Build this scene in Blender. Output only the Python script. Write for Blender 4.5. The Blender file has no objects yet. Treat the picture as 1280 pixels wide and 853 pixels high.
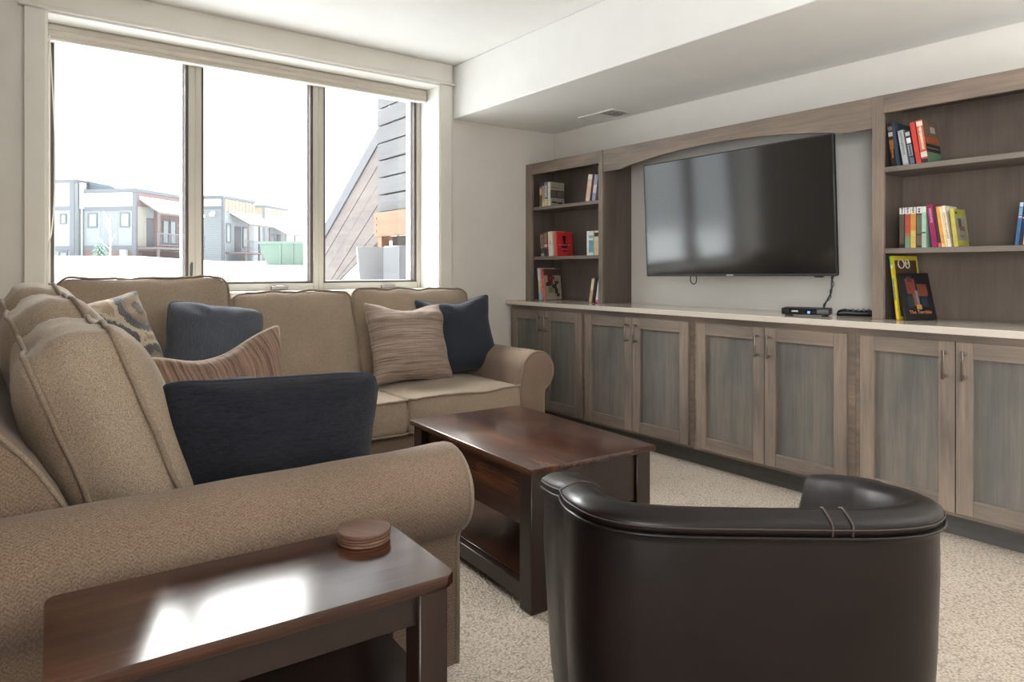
import bpy, bmesh, math, random
from mathutils import Vector, Matrix, noise
R = math.radians
S = bpy.context.scene
COL = S.collection
random.seed(7)

# ------------------------------------------------------------------ camera
cam_d = bpy.data.cameras.new('camera')
cam_d.sensor_width = 36.0
cam_d.lens = 859.0 / 1280.0 * 36.0
cam_d.shift_y = -89.5 / 1280.0
cam_d.clip_start = 0.05
cam_d.clip_end = 500
cam = bpy.data.objects.new('camera', cam_d)
cam.location = (0, 0, 1.12)
cam.rotation_euler = (R(90), 0, R(-37.07))
COL.objects.link(cam)
S.camera = cam

# ------------------------------------------------------------------ overcast sky
SKY = 2.3
w = bpy.data.worlds.new('overcast_sky')
S.world = w
w.use_nodes = True
nt = w.node_tree
nt.nodes.clear()
tc = nt.nodes.new('ShaderNodeTexCoord')
sp = nt.nodes.new('ShaderNodeSeparateXYZ')
cr = nt.nodes.new('ShaderNodeValToRGB')
cr.color_ramp.elements[0].position = 0.0
cr.color_ramp.elements[0].color = (0.83, 0.86, 0.885, 1)
cr.color_ramp.elements[1].position = 1.0
cr.color_ramp.elements[1].color = (1.5, 1.52, 1.54, 1)
_e = cr.color_ramp.elements.new(0.25)
_e.color = (0.90, 0.925, 0.945, 1)
bg = nt.nodes.new('ShaderNodeBackground')
bg.inputs['Strength'].default_value = SKY
ow = nt.nodes.new('ShaderNodeOutputWorld')
nt.links.new(tc.outputs['Generated'], sp.inputs[0])
nt.links.new(sp.outputs['Z'], cr.inputs[0])
nt.links.new(cr.outputs[0], bg.inputs[0])
nt.links.new(bg.outputs[0], ow.inputs[0])


def area(name, loc, rot, sx, sy, power, col=(1, 1, 1), portal=False):
    l = bpy.data.lights.new(name, 'AREA')
    l.shape = 'RECTANGLE'
    l.size, l.size_y, l.energy, l.color = sx, sy, power, col
    if portal:
        l.cycles.is_portal = True
    o = bpy.data.objects.new(name, l)
    o.location = loc
    o.rotation_euler = rot
    COL.objects.link(o)
    return o


area('window_portal', (1.37, 4.62, 1.7), (R(-90), 0, 0), 2.34, 1.5, 1, portal=True)
# wide soft sun added outside, left of the window, to strengthen the daylight
_s = bpy.data.lights.new('fill_sun', 'SUN')
_s.energy = 14.0
_s.angle = R(50)
_s.color = (1.0, 0.985, 0.96)
_so = bpy.data.objects.new('fill_sun', _s)
_so.rotation_euler = Vector((0.12, -1.0, -0.66)).to_track_quat('-Z', 'Y').to_euler()
_so.location = (-2, 9, 8)
COL.objects.link(_so)

# added fill lamp, out of frame behind the camera, bounced off the ceiling
area('ceiling_fill', (2.3, -1.0, 1.3), (R(180), 0, 0), 0.8, 0.8, 58, (1.0, 0.985, 0.965))
# cool fill light added at the doorless left wall, behind the viewer
_dl = area('left_fill', (-2.15, -1.5, 1.35), (0, R(-90), 0), 1.9, 1.7, 78, (0.98, 0.99, 1.0))
_dl.data.spread = R(112)

vs = S.view_settings
vs.view_transform = 'Standard'
vs.look = 'None'
vs.exposure = 0.4
vs.gamma = 1.0
vs.use_curve_mapping = False

# ------------------------------------------------------------------ colour and material helpers


def lin(c):
    return tuple(((x / 255) / 12.92 if x / 255 <= 0.04045 else ((x / 255 + 0.055) / 1.055) ** 2.4) for x in c) + (1,)


class NT:
    def __init__(s, name):
        s.m = bpy.data.materials.new(name)
        s.m.use_nodes = True
        s.t = s.m.node_tree
        s.b = s.t.nodes['Principled BSDF']
        s.tc = None

    def n(s, typ, **kw):
        nd = s.t.nodes.new('ShaderNode' + typ)
        for k, v in kw.items():
            if k in nd.inputs and not hasattr(nd, k):
                nd.inputs[k].default_value = v
            else:
                try:
                    setattr(nd, k, v)
                except Exception:
                    nd.inputs[k].default_value = v
        return nd

    def l(s, a, b):
        s.t.links.new(a, b)

    def coord(s, scale=(1, 1, 1), rot=(0, 0, 0)):
        if s.tc is None:
            s.tc = s.n('TexCoord')
        mp = s.n('Mapping')
        mp.inputs['Scale'].default_value = scale
        mp.inputs['Rotation'].default_value = rot
        s.l(s.tc.outputs['Object'], mp.inputs['Vector'])
        return mp.outputs[0]

    def noise(s, vec, scale=5, detail=3, rough=0.5, dist=0.0):
        nd = s.n('TexNoise')
        nd.inputs['Scale'].default_value = scale
        nd.inputs['Detail'].default_value = detail
        nd.inputs['Roughness'].default_value = rough
        nd.inputs['Distortion'].default_value = dist
        s.l(vec, nd.inputs['Vector'])
        return nd.outputs['Fac']

    def ramp(s, fac, stops, interp='LINEAR'):
        nd = s.n('ValToRGB')
        e = nd.color_ramp.elements
        nd.color_ramp.interpolation = interp
        while len(e) > 1:
            e.remove(e[-1])
        e[0].position, e[0].color = stops[0]
        for p, c in stops[1:]:
            x = e.new(p)
            x.color = c
        s.l(fac, nd.inputs[0])
        return nd.outputs[0]

    def mix(s, fac, a, b, mode='MIX'):
        nd = s.n('MixRGB')
        nd.blend_type = mode
        for i, v in ((0, fac), (1, a), (2, b)):
            if isinstance(v, (float, int)):
                nd.inputs[i].default_value = v
            elif isinstance(v, tuple):
                nd.inputs[i].default_value = v
            else:
                s.l(v, nd.inputs[i])
        return nd.outputs[0]

    def math(s, op, a, b=0.0):
        nd = s.n('Math')
        nd.operation = op
        for i, v in ((0, a), (1, b)):
            if isinstance(v, (float, int)):
                nd.inputs[i].default_value = v
            else:
                s.l(v, nd.inputs[i])
        return nd.outputs[0]

    def sep(s, vec):
        nd = s.n('SeparateXYZ')
        s.l(vec, nd.inputs[0])
        return nd.outputs

    def set(s, color=None, rough=None, spec=None, metal=None, coat=None, sheen=None):
        I = s.b.inputs
        if color is not None:
            if isinstance(color, tuple):
                I['Base Color'].default_value = color
            else:
                s.l(color, I['Base Color'])
        if rough is not None:
            if isinstance(rough, (int, float)):
                I['Roughness'].default_value = rough
            else:
                s.l(rough, I['Roughness'])
        if spec is not None:
            I['Specular IOR Level'].default_value = spec
        if metal is not None:
            I['Metallic'].default_value = metal
        if coat is not None:
            I['Coat Weight'].default_value = coat
            I['Coat Roughness'].default_value = 0.12
        if sheen is not None:
            I['Sheen Weight'].default_value = sheen
            I['Sheen Roughness'].default_value = 0.5

    def bump(s, h, strength=0.2, dist=0.002):
        nd = s.n('Bump')
        nd.inputs['Strength'].default_value = strength
        nd.inputs['Distance'].default_value = dist
        s.l(h, nd.inputs['Height'])
        s.l(nd.outputs[0], s.b.inputs['Normal'])


def flat(name, rgb, rough=0.6, metal=0.0, spec=0.5, var=0.06, vscale=6, bump=0.0, bscale=120):
    t = NT(name)
    c = t.coord()
    base = lin(rgb)
    lo = tuple(x * (1 - var) for x in base[:3]) + (1,)
    hi = tuple(min(1, x * (1 + var)) for x in base[:3]) + (1,)
    t.set(t.ramp(t.noise(c, vscale, 3), [(0.3, lo), (0.7, hi)]), rough, spec, metal)
    if bump:
        t.bump(t.noise(c, bscale, 2), bump, 0.002)
    return t.m


def emit(name, rgb, k):
    t = NT(name)
    t.b.inputs['Emission Color'].default_value = lin(rgb)
    t.b.inputs['Emission Strength'].default_value = k
    t.set(lin(rgb), 0.4)
    return t.m


def wood(name, lo, mid, hi, axis='Z', rough=0.45, grain=26.0, spec=0.4, coat=None, blotch=2.2, bump=0.08):
    t = NT(name)
    k = {'X': (0.07, 1, 1), 'Y': (1, 0.07, 1), 'Z': (1, 1, 0.07)}[axis]
    kb = {'X': (0.35, 1, 1), 'Y': (1, 0.35, 1), 'Z': (1, 1, 0.35)}[axis]
    g = t.noise(t.coord(k), grain, 6, 0.62, 0.6)
    f = t.noise(t.coord(tuple(x * (0.4 if x < 1 else 1) for x in k)), grain * 6, 3, 0.6)
    b = t.noise(t.coord(kb), blotch * 1.6, 4, 0.6, 0.4)
    m = t.mix(0.55, g, b)
    m = t.mix(0.18, m, f)
    t.set(t.ramp(m, [(0.34, lin(lo)), (0.5, lin(mid)), (0.66, lin(hi))]), rough, spec, coat=coat)
    t.bump(f, bump, 0.001)
    return t.m


def fabric(name, lo, hi, scale=420, stripe=None, bump=0.35, herring=False, sheen=0.15, blotch=0.1):
    t = NT(name)
    c = t.coord()
    f = t.noise(c, scale, 3, 0.7)
    if herring:
        s = t.sep(c)
        tri = t.math('PINGPONG', s['X'], 0.013)
        v = t.math('ADD', t.math('MULTIPLY', s['Z'], 0.9), t.math('MULTIPLY', s['Y'], 0.75))
        h = t.math('SINE', t.math('MULTIPLY', t.math('ADD', v, t.math('MULTIPLY', tri, 0.8)), 760))
        h = t.math('ADD', t.math('MULTIPLY', h, 0.15), 0.5)
        f = t.mix(0.26, f, h)
    big = t.noise(c, 5, 3)
    if stripe:
        f = t.mix(0.72, f, t.noise(t.coord(stripe[0]), stripe[1], 4, 0.72, stripe[2]))
    m = t.mix(blotch, f, big)
    t.set(t.ramp(m, [(0.36, lin(lo)), (0.64, lin(hi))]), 0.92, 0.15, sheen=sheen)
    t.bump(f, bump, 0.003)
    return t.m


# ------------------------------------------------------------------ mesh helpers


class MB:
    def __init__(s):
        s.v, s.f = [], []

    def add(s, vs, fs, M=None):
        k = len(s.v)
        for p in vs:
            p = Vector(p)
            s.v.append(M @ p if M else p)
        s.f += [[i + k for i in f] for f in fs]
        return s

    def box(s, a, b, bev=0.0, M=None, seg=1):
        x0, y0, z0 = (min(a[i], b[i]) for i in range(3))
        x1, y1, z1 = (max(a[i], b[i]) for i in range(3))
        if bev <= 0:
            vs = [(x, y, z) for z in (z0, z1) for x, y in ((x0, y0), (x1, y0), (x1, y1), (x0, y1))]
            return s.add(vs, [(3, 2, 1, 0), (4, 5, 6, 7), (0, 1, 5, 4), (1, 2, 6, 5), (2, 3, 7, 6), (3, 0, 4, 7)], M)
        bm = bmesh.new()
        bmesh.ops.create_cube(bm, size=1)
        for v in bm.verts:
            v.co = Vector(((x0 + x1) / 2 + v.co.x * (x1 - x0), (y0 + y1) / 2 + v.co.y * (y1 - y0), (z0 + z1) / 2 + v.co.z * (z1 - z0)))
        bev = min(bev, 0.49 * min(x1 - x0, y1 - y0, z1 - z0))
        bmesh.ops.bevel(bm, geom=list(bm.edges), offset=bev, segments=seg, profile=0.5, affect='EDGES')
        bm.verts.index_update()
        s.add([v.co.copy() for v in bm.verts], [[v.index for v in f.verts] for f in bm.faces], M)
        bm.free()
        return s

    def prism(s, poly, axis, lo, hi, M=None):
        # poly: 2D outline in the plane normal to axis (Y,Z), (X,Z) or (X,Y)
        def P(p, h):
            return {'X': (h, p[0], p[1]), 'Y': (p[0], h, p[1]), 'Z': (p[0], p[1], h)}[axis]
        n = len(poly)
        vs = [P(p, lo) for p in poly] + [P(p, hi) for p in poly]
        fs = [[i, (i + 1) % n, n + (i + 1) % n, n + i] for i in range(n)]
        fs += [list(range(n))[::-1], list(range(n, 2 * n))]
        return s.add(vs, fs, M)

    def tube(s, path, r, n=8, closed=False, M=None):
        path = [Vector(p) for p in path]
        m = len(path)
        rr = r if isinstance(r, (list, tuple)) else [r] * m
        vs, up = [], Vector((0.123, 0.456, 0.881)).normalized()
        for i, p in enumerate(path):
            a = path[(i - 1) % m] if (closed or i > 0) else p
            b = path[(i + 1) % m] if (closed or i < m - 1) else p
            t = (b - a).normalized()
            side = t.cross(up)
            if side.length < 1e-4:
                side = t.cross(Vector((1, 0, 0)))
            side.normalize()
            q = side.cross(t).normalized()
            for j in range(n):
                an = 2 * math.pi * j / n
                vs.append(p + rr[i] * (math.cos(an) * side + math.sin(an) * q))
            up = q
        fs = []
        for i in range(m if closed else m - 1):
            k = (i + 1) % m
            for j in range(n):
                fs.append([i * n + j, i * n + (j + 1) % n, k * n + (j + 1) % n, k * n + j])
        if not closed:
            fs.append(list(range(n))[::-1])
            fs.append([(m - 1) * n + j for j in range(n)])
        return s.add(vs, fs, M)

    def lathe(s, prof, n=32, c=(0, 0, 0), M=None):
        vs = []
        for r, z in prof:
            for j in range(n):
                a = 2 * math.pi * j / n
                vs.append((c[0] + r * math.cos(a), c[1] + r * math.sin(a), c[2] + z))
        fs = []
        for i in range(len(prof) - 1):
            for j in range(n):
                fs.append([i * n + j, i * n + (j + 1) % n, (i + 1) * n + (j + 1) % n, (i + 1) * n + j])
        fs.append(list(range(n))[::-1])
        fs.append([(len(prof) - 1) * n + j for j in range(n)])
        return s.add(vs, fs, M)

    def sweep(s, rings, cap=True):
        n = len(rings[0])
        vs = [p for r in rings for p in r]
        fs = []
        for i in range(len(rings) - 1):
            for j in range(n):
                fs.append([i * n + j, i * n + (j + 1) % n, (i + 1) * n + (j + 1) % n, (i + 1) * n + j])
        if cap:
            fs.append(list(range(n))[::-1])
            fs.append([(len(rings) - 1) * n + j for j in range(n)])
        return s.add(vs, fs)


def mesh_of(name, mb, m, sharp=38, inv=None):
    me = bpy.data.meshes.new(name)
    vs = [inv @ v for v in mb.v] if inv else mb.v
    me.from_pydata([tuple(v) for v in vs], [], mb.f)
    bm = bmesh.new()
    bm.from_mesh(me)
    bmesh.ops.recalc_face_normals(bm, faces=bm.faces)
    bm.to_mesh(me)
    bm.free()
    me.polygons.foreach_set('use_smooth', [True] * len(me.polygons))
    me.set_sharp_from_angle(angle=R(sharp))
    me.materials.append(m)
    return me


def root_mw(o):
    M = Matrix.Identity(4)
    while o:
        M = o.matrix_basis @ M
        o = o.parent
    return M


def obj(name, mb, m, parent=None, world=True, sharp=38, label=None, stuff=False):
    """One mesh object.  world=True: the vertices are given in room coordinates."""
    inv = root_mw(parent).inverted() if (parent and world) else None
    o = bpy.data.objects.new(name, mesh_of(name, mb, m, sharp, inv))
    COL.objects.link(o)
    if parent:
        o.parent = parent
    if label:
        o['label'] = label
    if stuff:
        o['kind'] = 'stuff'
    return o


def thing(name, label, cat, loc=(0, 0, 0), rot=(0, 0, 0), group=None, M=None):
    o = bpy.data.objects.new(name, None)
    o.empty_display_size = 0.05
    if M is not None:
        o.matrix_basis = M
    else:
        o.location = loc
        o.rotation_euler = rot
    COL.objects.link(o)
    o['label'], o['category'] = label, cat
    if group:
        o['group'] = group
    return o


def tag(o, label, cat, group=None):
    o['label'], o['category'] = label, cat
    if group:
        o['group'] = group
    return o


def struct(name, mb, m, label, parent=None, cat=None):
    o = obj(name, mb, m, parent)
    if parent is None:
        o['kind'] = 'structure'
        o['label'] = label
        o['category'] = cat or name.split('_')[0]
    return o


def sthing(name, label, cat, loc=(0, 0, 0)):
    o = thing(name, label, cat, loc)
    o['kind'] = 'structure'
    return o


# ------------------------------------------------------------------ materials
M_wall = flat('wall_paint', (220, 216, 209), 0.75, var=0.02, bump=0.05, bscale=220)
M_ceil = flat('ceiling_paint', (240, 240, 237), 0.85, var=0.015, bump=0.06, bscale=160)
M_trim = flat('trim_paint', (226, 223, 215), 0.45, var=0.02)
M_jamb = flat('jamb_paint', (238, 237, 232), 0.45, var=0.02)
M_sash = flat('almond_sash', (198, 194, 183), 0.4, var=0.03)
M_gasket = flat('window_gasket', (92, 82, 80), 0.6)
M_extframe = flat('exterior_sash_white', (232, 232, 236), 0.45, var=0.02)
M_metal = flat('brushed_nickel', (150, 143, 135), 0.32, 1.0)
M_dmetal = flat('window_hardware', (150, 146, 142), 0.4, 0.8)
M_shade = NT('shade_fabric')
_c = M_shade.coord((1, 1, 1))
M_shade.set(M_shade.ramp(M_shade.noise(M_shade.coord((3, 60, 240)), 4, 4), [(0.3, lin((196, 188, 176))), (0.7, lin((222, 215, 204)))]), 0.85, 0.2)
M_shade = M_shade.m
M_cord = flat('white_cord', (232, 226, 212), 0.7)
M_white = flat('white_metal', (228, 228, 224), 0.4, var=0.02)
M_vent_dark = flat('duct_dark', (70, 72, 72), 0.6)

CAB = ((93, 86, 81), (128, 115, 104), (158, 138, 121))
M_cabv = wood('grey_maple_vertical', *CAB, axis='Z')
M_cabh = wood('grey_maple_horizontal', *CAB, axis='Y')
M_panel = wood('grey_maple_panel', (84, 84, 82), (108, 104, 98), (136, 123, 111), axis='Z')
M_case = wood('bookcase_inside', (88, 78, 72), (104, 93, 85), (119, 107, 97), axis='Z')
M_caseh = wood('bookcase_shelf', (108, 100, 94), (126, 117, 109), (140, 130, 121), axis='Y')
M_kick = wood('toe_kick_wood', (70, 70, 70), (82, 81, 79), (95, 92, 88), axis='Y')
M_counter = flat('quartz_counter', (206, 196, 184), 0.12, var=0.05, vscale=220)

DK = ((22, 11, 8), (58, 33, 23), (112, 68, 46))
M_dkx = wood('walnut_x', *DK, axis='X', rough=0.19, spec=0.5, coat=0.25, grain=20)
M_dky = wood('walnut_y', *DK, axis='Y', rough=0.24, spec=0.5, coat=0.2, grain=20)
M_dkz = wood('walnut_z', (24, 15, 12), (38, 25, 20), (54, 36, 29), axis='Z', rough=0.35, coat=0.2)
M_dkdark = wood('walnut_dark', (22, 15, 12), (34, 23, 19), (46, 32, 27), axis='X', rough=0.35, coat=0.2)

M_sofa = fabric('sofa_tweed', (96, 80, 67), (154, 133, 115), 330, herring=True, bump=0.35)
M_sofa2 = fabric('cushion_tweed', (124, 108, 93), (182, 164, 145), 380, bump=0.35)
M_welt = fabric('sofa_welt', (112, 97, 82), (164, 147, 129), 500)
M_denim = fabric('denim_blue', (62, 66, 76), (94, 99, 110), 400, stripe=((40, 2, 40), 8, 0.2))
M_navy = fabric('navy_quilted', (22, 23, 28), (43, 45, 53), 420, stripe=((4, 30, 30), 5, 0.8), bump=0.9)
M_ink = fabric('ink_blue', (35, 38, 46), (56, 61, 72), 420, bump=0.3)
M_navywelt = fabric('navy_welt', (30, 35, 48), (58, 66, 84), 500)
M_stripe = fabric('striped_taupe', (92, 78, 70), (190, 170, 156), 380, stripe=((2.2, 90, 2.2), 1.6, 0.3), bump=0.6)
M_stripe2 = fabric('striped_brown', (74, 54, 47), (170, 142, 124), 380, stripe=((80, 2, 2), 1.6, 0.3), bump=0.6)
M_pipe = fabric('cream_piping', (176, 158, 138), (214, 198, 178), 500)


def carpet_mat():
    t = NT('loop_carpet')
    c = t.coord()
    v = t.n('TexVoronoi')
    v.inputs['Scale'].default_value = 125
    wv = t.mix(0.012, c, t.n('TexNoise').outputs['Color'])
    t.l(wv, v.inputs['Vector'])
    d = v.outputs['Distance']
    n = t.noise(c, 150, 2)
    b = t.noise(c, 3, 3)
    col = t.ramp(d, [(0.0, lin((214, 202, 188))), (0.45, lin((190, 177, 163))), (0.85, lin((122, 110, 99)))])
    col = t.mix(0.35, col, t.ramp(n, [(0.3, lin((138, 126, 115))), (0.7, lin((226, 214, 200)))]))
    col = t.mix(0.12, col, t.ramp(b, [(0.3, lin((150, 138, 126))), (0.7, lin((205, 194, 180)))]))
    t.set(col, 0.95, 0.1)
    h = t.math('SUBTRACT', 1.0, d)
    t.bump(h, 0.9, 0.006)
    return t.m


M_carpet = carpet_mat()


def leather_mat():
    t = NT('brown_leather')
    c = t.coord()
    v = t.n('TexVoronoi')
    v.inputs['Scale'].default_value = 260
    t.l(c, v.inputs['Vector'])
    n = t.noise(c, 7, 4)
    t.set(t.ramp(n, [(0.3, lin((15, 9, 8))), (0.7, lin((23, 14, 12)))]),
          t.ramp(t.noise(c, 30, 3), [(0.3, (0.33, 0.33, 0.33, 1)), (0.7, (0.38, 0.38, 0.38, 1))]), 0.3)
    t.bump(t.mix(0.6, v.outputs['Distance'], t.noise(c, 9, 3)), 0.06, 0.003)
    return t.m


M_leather = leather_mat()
M_stitch = flat('leather_stitch', (58, 44, 39), 0.5)


def ikat_mat():
    t = NT('ikat_pattern')
    c = t.coord()
    s = t.sep(c)
    nz = t.noise(t.coord((6, 1.5, 6)), 14, 4, 0.7)
    jag = t.math('MULTIPLY', t.math('SUBTRACT', nz, 0.5), 0.07)

    def dist(cx, cy, sq):
        dx = t.math('ABSOLUTE', t.math('SUBTRACT', s['X'], cx))
        dy = t.math('ABSOLUTE', t.math('SUBTRACT', s['Y'], cy))
        if sq:
            d = t.math('ADD', t.math('MULTIPLY', dx, 0.62), t.math('MULTIPLY', dy, 0.62))
        else:
            d = t.math('SQRT', t.math('ADD', t.math('MULTIPLY', dx, dx), t.math('MULTIPLY', dy, dy)))
        return t.math('ADD', d, jag)
    d = dist(-0.07, 0.30, True)
    for cx, cy, q in ((0.15, 0.13, False), (-0.15, 0.06, False), (0.2, 0.43, False), (-0.22, 0.46, True)):
        d = t.math('MINIMUM', d, dist(cx, cy, q))
    tan, navy, cream, br = lin((156, 132, 108)), lin((44, 54, 74)), lin((196, 182, 160)), lin((86, 60, 48))
    col = t.ramp(d, [(0.0, br), (0.022, navy), (0.034, tan), (0.066, lin((126, 118, 110))), (0.08, navy), (0.118, cream), (0.14, tan)], 'CONSTANT')
    col = t.mix(0.25, col, t.ramp(t.noise(c, 300, 3), [(0.35, lin((90, 84, 80))), (0.65, lin((214, 200, 180)))]))
    t.set(col, 0.92, 0.15, sheen=0.2)
    t.bump(t.noise(c, 330, 3), 0.35, 0.003)
    return t.m


M_ikat = ikat_mat()

# ------------------------------------------------------------------ the room shell
YW, XW, ZC = 4.215, 3.604, 2.587
XL, YB = -2.3, -2.9
OX0, OX1, OZ0, OZ1 = 0.211, 2.535, 0.965, 2.437

struct('floor', MB().box((XL - .1, YB - .1, -0.1), (XW + .1, YW + .35, 0)), M_carpet, 'beige loop pile carpet covering the floor')
mb = MB()
mb.box((XL - .1, YW, -0.1), (OX0, YW + 0.30, ZC + .1))
mb.box((OX1, YW, -0.1), (XW + .1, YW + 0.30, ZC + .1))
mb.box((OX0, YW, -0.1), (OX1, YW + 0.30, OZ0))
mb.box((OX0, YW, OZ1), (OX1, YW + 0.30, ZC + .1))
struct('wall_front', mb, M_wall, 'warm greige painted wall around the big window')
struct('wall_right', MB().box((XW, YB - .1, -0.1), (XW + .1, YW, ZC + .1)), M_wall, 'pale painted wall above and behind the built-in cabinets')
struct('wall_left', MB().box((XL - .1, YB - .1, -0.1), (XL, YW, ZC + .1)), M_wall, 'painted wall on the side opposite the cabinets')
struct('wall_back', MB().box((XL, YB - .1, -0.1), (XW, YB, ZC + .1)), M_wall, 'painted wall behind the viewer')
struct('ceiling', MB().box((XL - .1, YB - .1, ZC), (XW + .1, YW + .3, ZC + .12)), M_ceil, 'white painted flat ceiling')
struct('trim_1', MB().box((2.652, YB, 2.206), (XW - .001, YW - .001, ZC - .001), 0.004), M_ceil, 'white dropped ceiling soffit running above the built-in cabinets', cat='soffit')

# window casing
cs = sthing('trim_2', 'off-white flat casing boards framing the big triple window', 'window trim', (1.37, YW, OZ0))
obj('side_casing', MB().box((0.124, YW - 0.02, 0.40), (OX0, YW, OZ1), 0.002), M_trim, cs)
obj('side_casing', MB().box((OX1, YW - 0.02, 0.40), (2.628, YW, OZ1), 0.002), M_trim, cs)
obj('head_fillet', MB().box((0.098, YW - 0.036, OZ1), (2.6505, YW, OZ1 + 0.019), 0.004), M_trim, cs)
obj('head_casing', MB().box((0.124, YW - 0.024, OZ1 + 0.019), (2.628, YW, ZC - 0.002), 0.002), M_trim, cs)
# reveal boards
jb = sthing('trim_3', 'white deep window reveal and sill boards', 'window reveal', (1.37, YW, OZ0))
obj('jamb', MB().box((OX0, YW - 0.012, OZ0), (OX0 + 0.012, YW + 0.25, OZ1)), M_jamb, jb)
obj('jamb', MB().box((OX1 - 0.012, YW - 0.012, OZ0), (OX1, YW + 0.25, OZ1)), M_jamb, jb)
obj('head_jamb', MB().box((OX0 + .012, YW - 0.012, OZ1 - 0.012), (OX1 - .012, YW + 0.25, OZ1)), M_jamb, jb)
obj('sill_board', MB().box((OX0 + .012, YW - 0.03, OZ0), (OX1 - .012, YW + 0.25, OZ0 + 0.018), 0.004), M_jamb, jb)

# the three sashes
M_glass = NT('window_glass')
_g = M_glass.n('BsdfTransparent')
_gl = M_glass.n('BsdfGlossy')
_gl.inputs['Roughness'].default_value = 0.02
_mx = M_glass.n('MixShader')
_lw = M_glass.n('LayerWeight')
_lw.inputs['Blend'].default_value = 0.5
_fr = M_glass.math('ADD', M_glass.math('MULTIPLY', M_glass.math('POWER', _lw.outputs['Facing'], 5.0), 0.85), 0.025)
_g.inputs['Color'].default_value = (0.97, 0.985, 0.98, 1)
M_glass.l(_fr, _mx.inputs[0])
M_glass.l(_g.outputs[0], _mx.inputs[1])
M_glass.l(_gl.outputs[0], _mx.inputs[2])
M_glass.l(_mx.outputs[0], M_glass.t.nodes['Material Output'].inputs['Surface'])
M_glass = M_glass.m


def ring(mb, x0, x1, z0, z1, y0, y1, wl, wr, wb, wt, bev=0.003):
    mb.box((x0, y0, z0), (x0 + wl, y1, z1), bev)
    mb.box((x1 - wr, y0, z0), (x1, y1, z1), bev)
    mb.box((x0 + wl, y0, z0), (x1 - wr, y1, z0 + wb), bev)
    mb.box((x0 + wl, y0, z1 - wt), (x1 - wr, y1, z1), bev)
    return mb


ZB, ZT = OZ0 + 0.018, OZ1 - 0.012
sash = [(0.223, 0.975, 0.026, 0.036, 'left-hand casement window looking onto the long grey house'),
        (0.975, 1.745, 0.034, 0.036, 'middle casement window looking onto the green container'),
        (1.745, 2.523, 0.034, 0.030, 'right-hand casement window looking onto the wooden stair')]
for i, (x0, x1, wl, wr, lb) in enumerate(sash):
    wn = sthing('window_%d' % (i + 1), lb, 'window', ((x0 + x1) / 2, YW + 0.25, ZB))
    y0 = YW + 0.245
    obj('sash_frame', ring(MB(), x0, x1, ZB, ZT, y0, y0 + 0.04, wl, wr, 0.046, 0.04), M_sash, wn)
    gx0, gx1 = x0 + wl, x1 - wr
    obj('gasket', ring(MB(), gx0, gx1, ZB + 0.046, ZT - 0.04, y0 + 0.012, y0 + 0.055, 0.016, 0.018, 0.012, 0.012, 0.001), M_gasket, wn)
    obj('outer_frame', ring(MB(), gx0 + .008, gx1 - .008, ZB + 0.05, ZT - 0.045, y0 + 0.056, y0 + 0.12, 0.014, 0.018, 0.012, 0.012, 0.001), M_extframe, wn)
    obj('glass_pane', MB().box((gx0 + .01, y0 + 0.048, ZB + 0.052), (gx1 - .01, y0 + 0.053, ZT - 0.046)), M_glass, wn)
    if i > 0:
        cx = 1.478 if i == 1 else 2.253
        h = MB().box((cx - .055, y0 - 0.024, ZB + 0.006), (cx + .055, y0 - .0005, ZB + 0.028), 0.006, seg=2)
        h.box((cx - .03, y0 - 0.032, ZB + 0.02), (cx + .045, y0 - .014, ZB + 0.034), 0.005, seg=2)
        obj('crank_handle', h, M_dmetal, wn)
    else:
        h = MB().box((0.944, y0 - 0.012, ZB + 0.055), (0.958, y0 - .0005, ZB + 0.17), 0.003)
        h.box((0.946, y0 - 0.026, ZB + 0.12), (0.956, y0 - .01, ZB + 0.18), 0.003)
        obj('lock_lever', h, M_vent_dark, wn)

# window shade, stacked at the head of the opening
sh = thing('window_shade', 'beige fabric window shade drawn up at the head of the big window', 'blind', (1.37, YW + 0.155, 2.33))
prof = [(0.085, 2.424), (0.012, 2.424), (0.004, 2.418), (0.0, 2.405), (0.006, 2.389), (0.0, 2.384), (-0.004, 2.365), (0.004, 2.352), (-0.002, 2.348), (-0.002, 2.342), (0.085, 2.342)]
obj('folded_fabric', MB().prism([(YW + 0.145 + a, z) for a, z in prof], 'X', 0.228, 2.514), M_shade, sh)
obj('bottom_rail', MB().box((0.228, YW + 0.146, 2.333), (2.514, YW + 0.175, 2.342), 0.002), M_jamb, sh, label='thin white bottom rail')
pts = []
for k in range(25):
    a = k / 24
    pts.append((0.236 + 0.034 * math.sin(a * math.pi) ** 0.8 * (0.35 + 0.65 * a), YW + 0.09 + 0.01 * math.sin(a * 5), 2.34 - 1.08 * a))
for k in range(1, 12):
    a = k / 11
    pts.append((0.236 - 0.002 * math.sin(a * 3), YW + 0.10, 1.26 + 1.08 * a))
obj('pull_cord', MB().tube(pts, 0.003, 6), M_cord, sh, label='white loop pull cord hanging at the left jamb')

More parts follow.
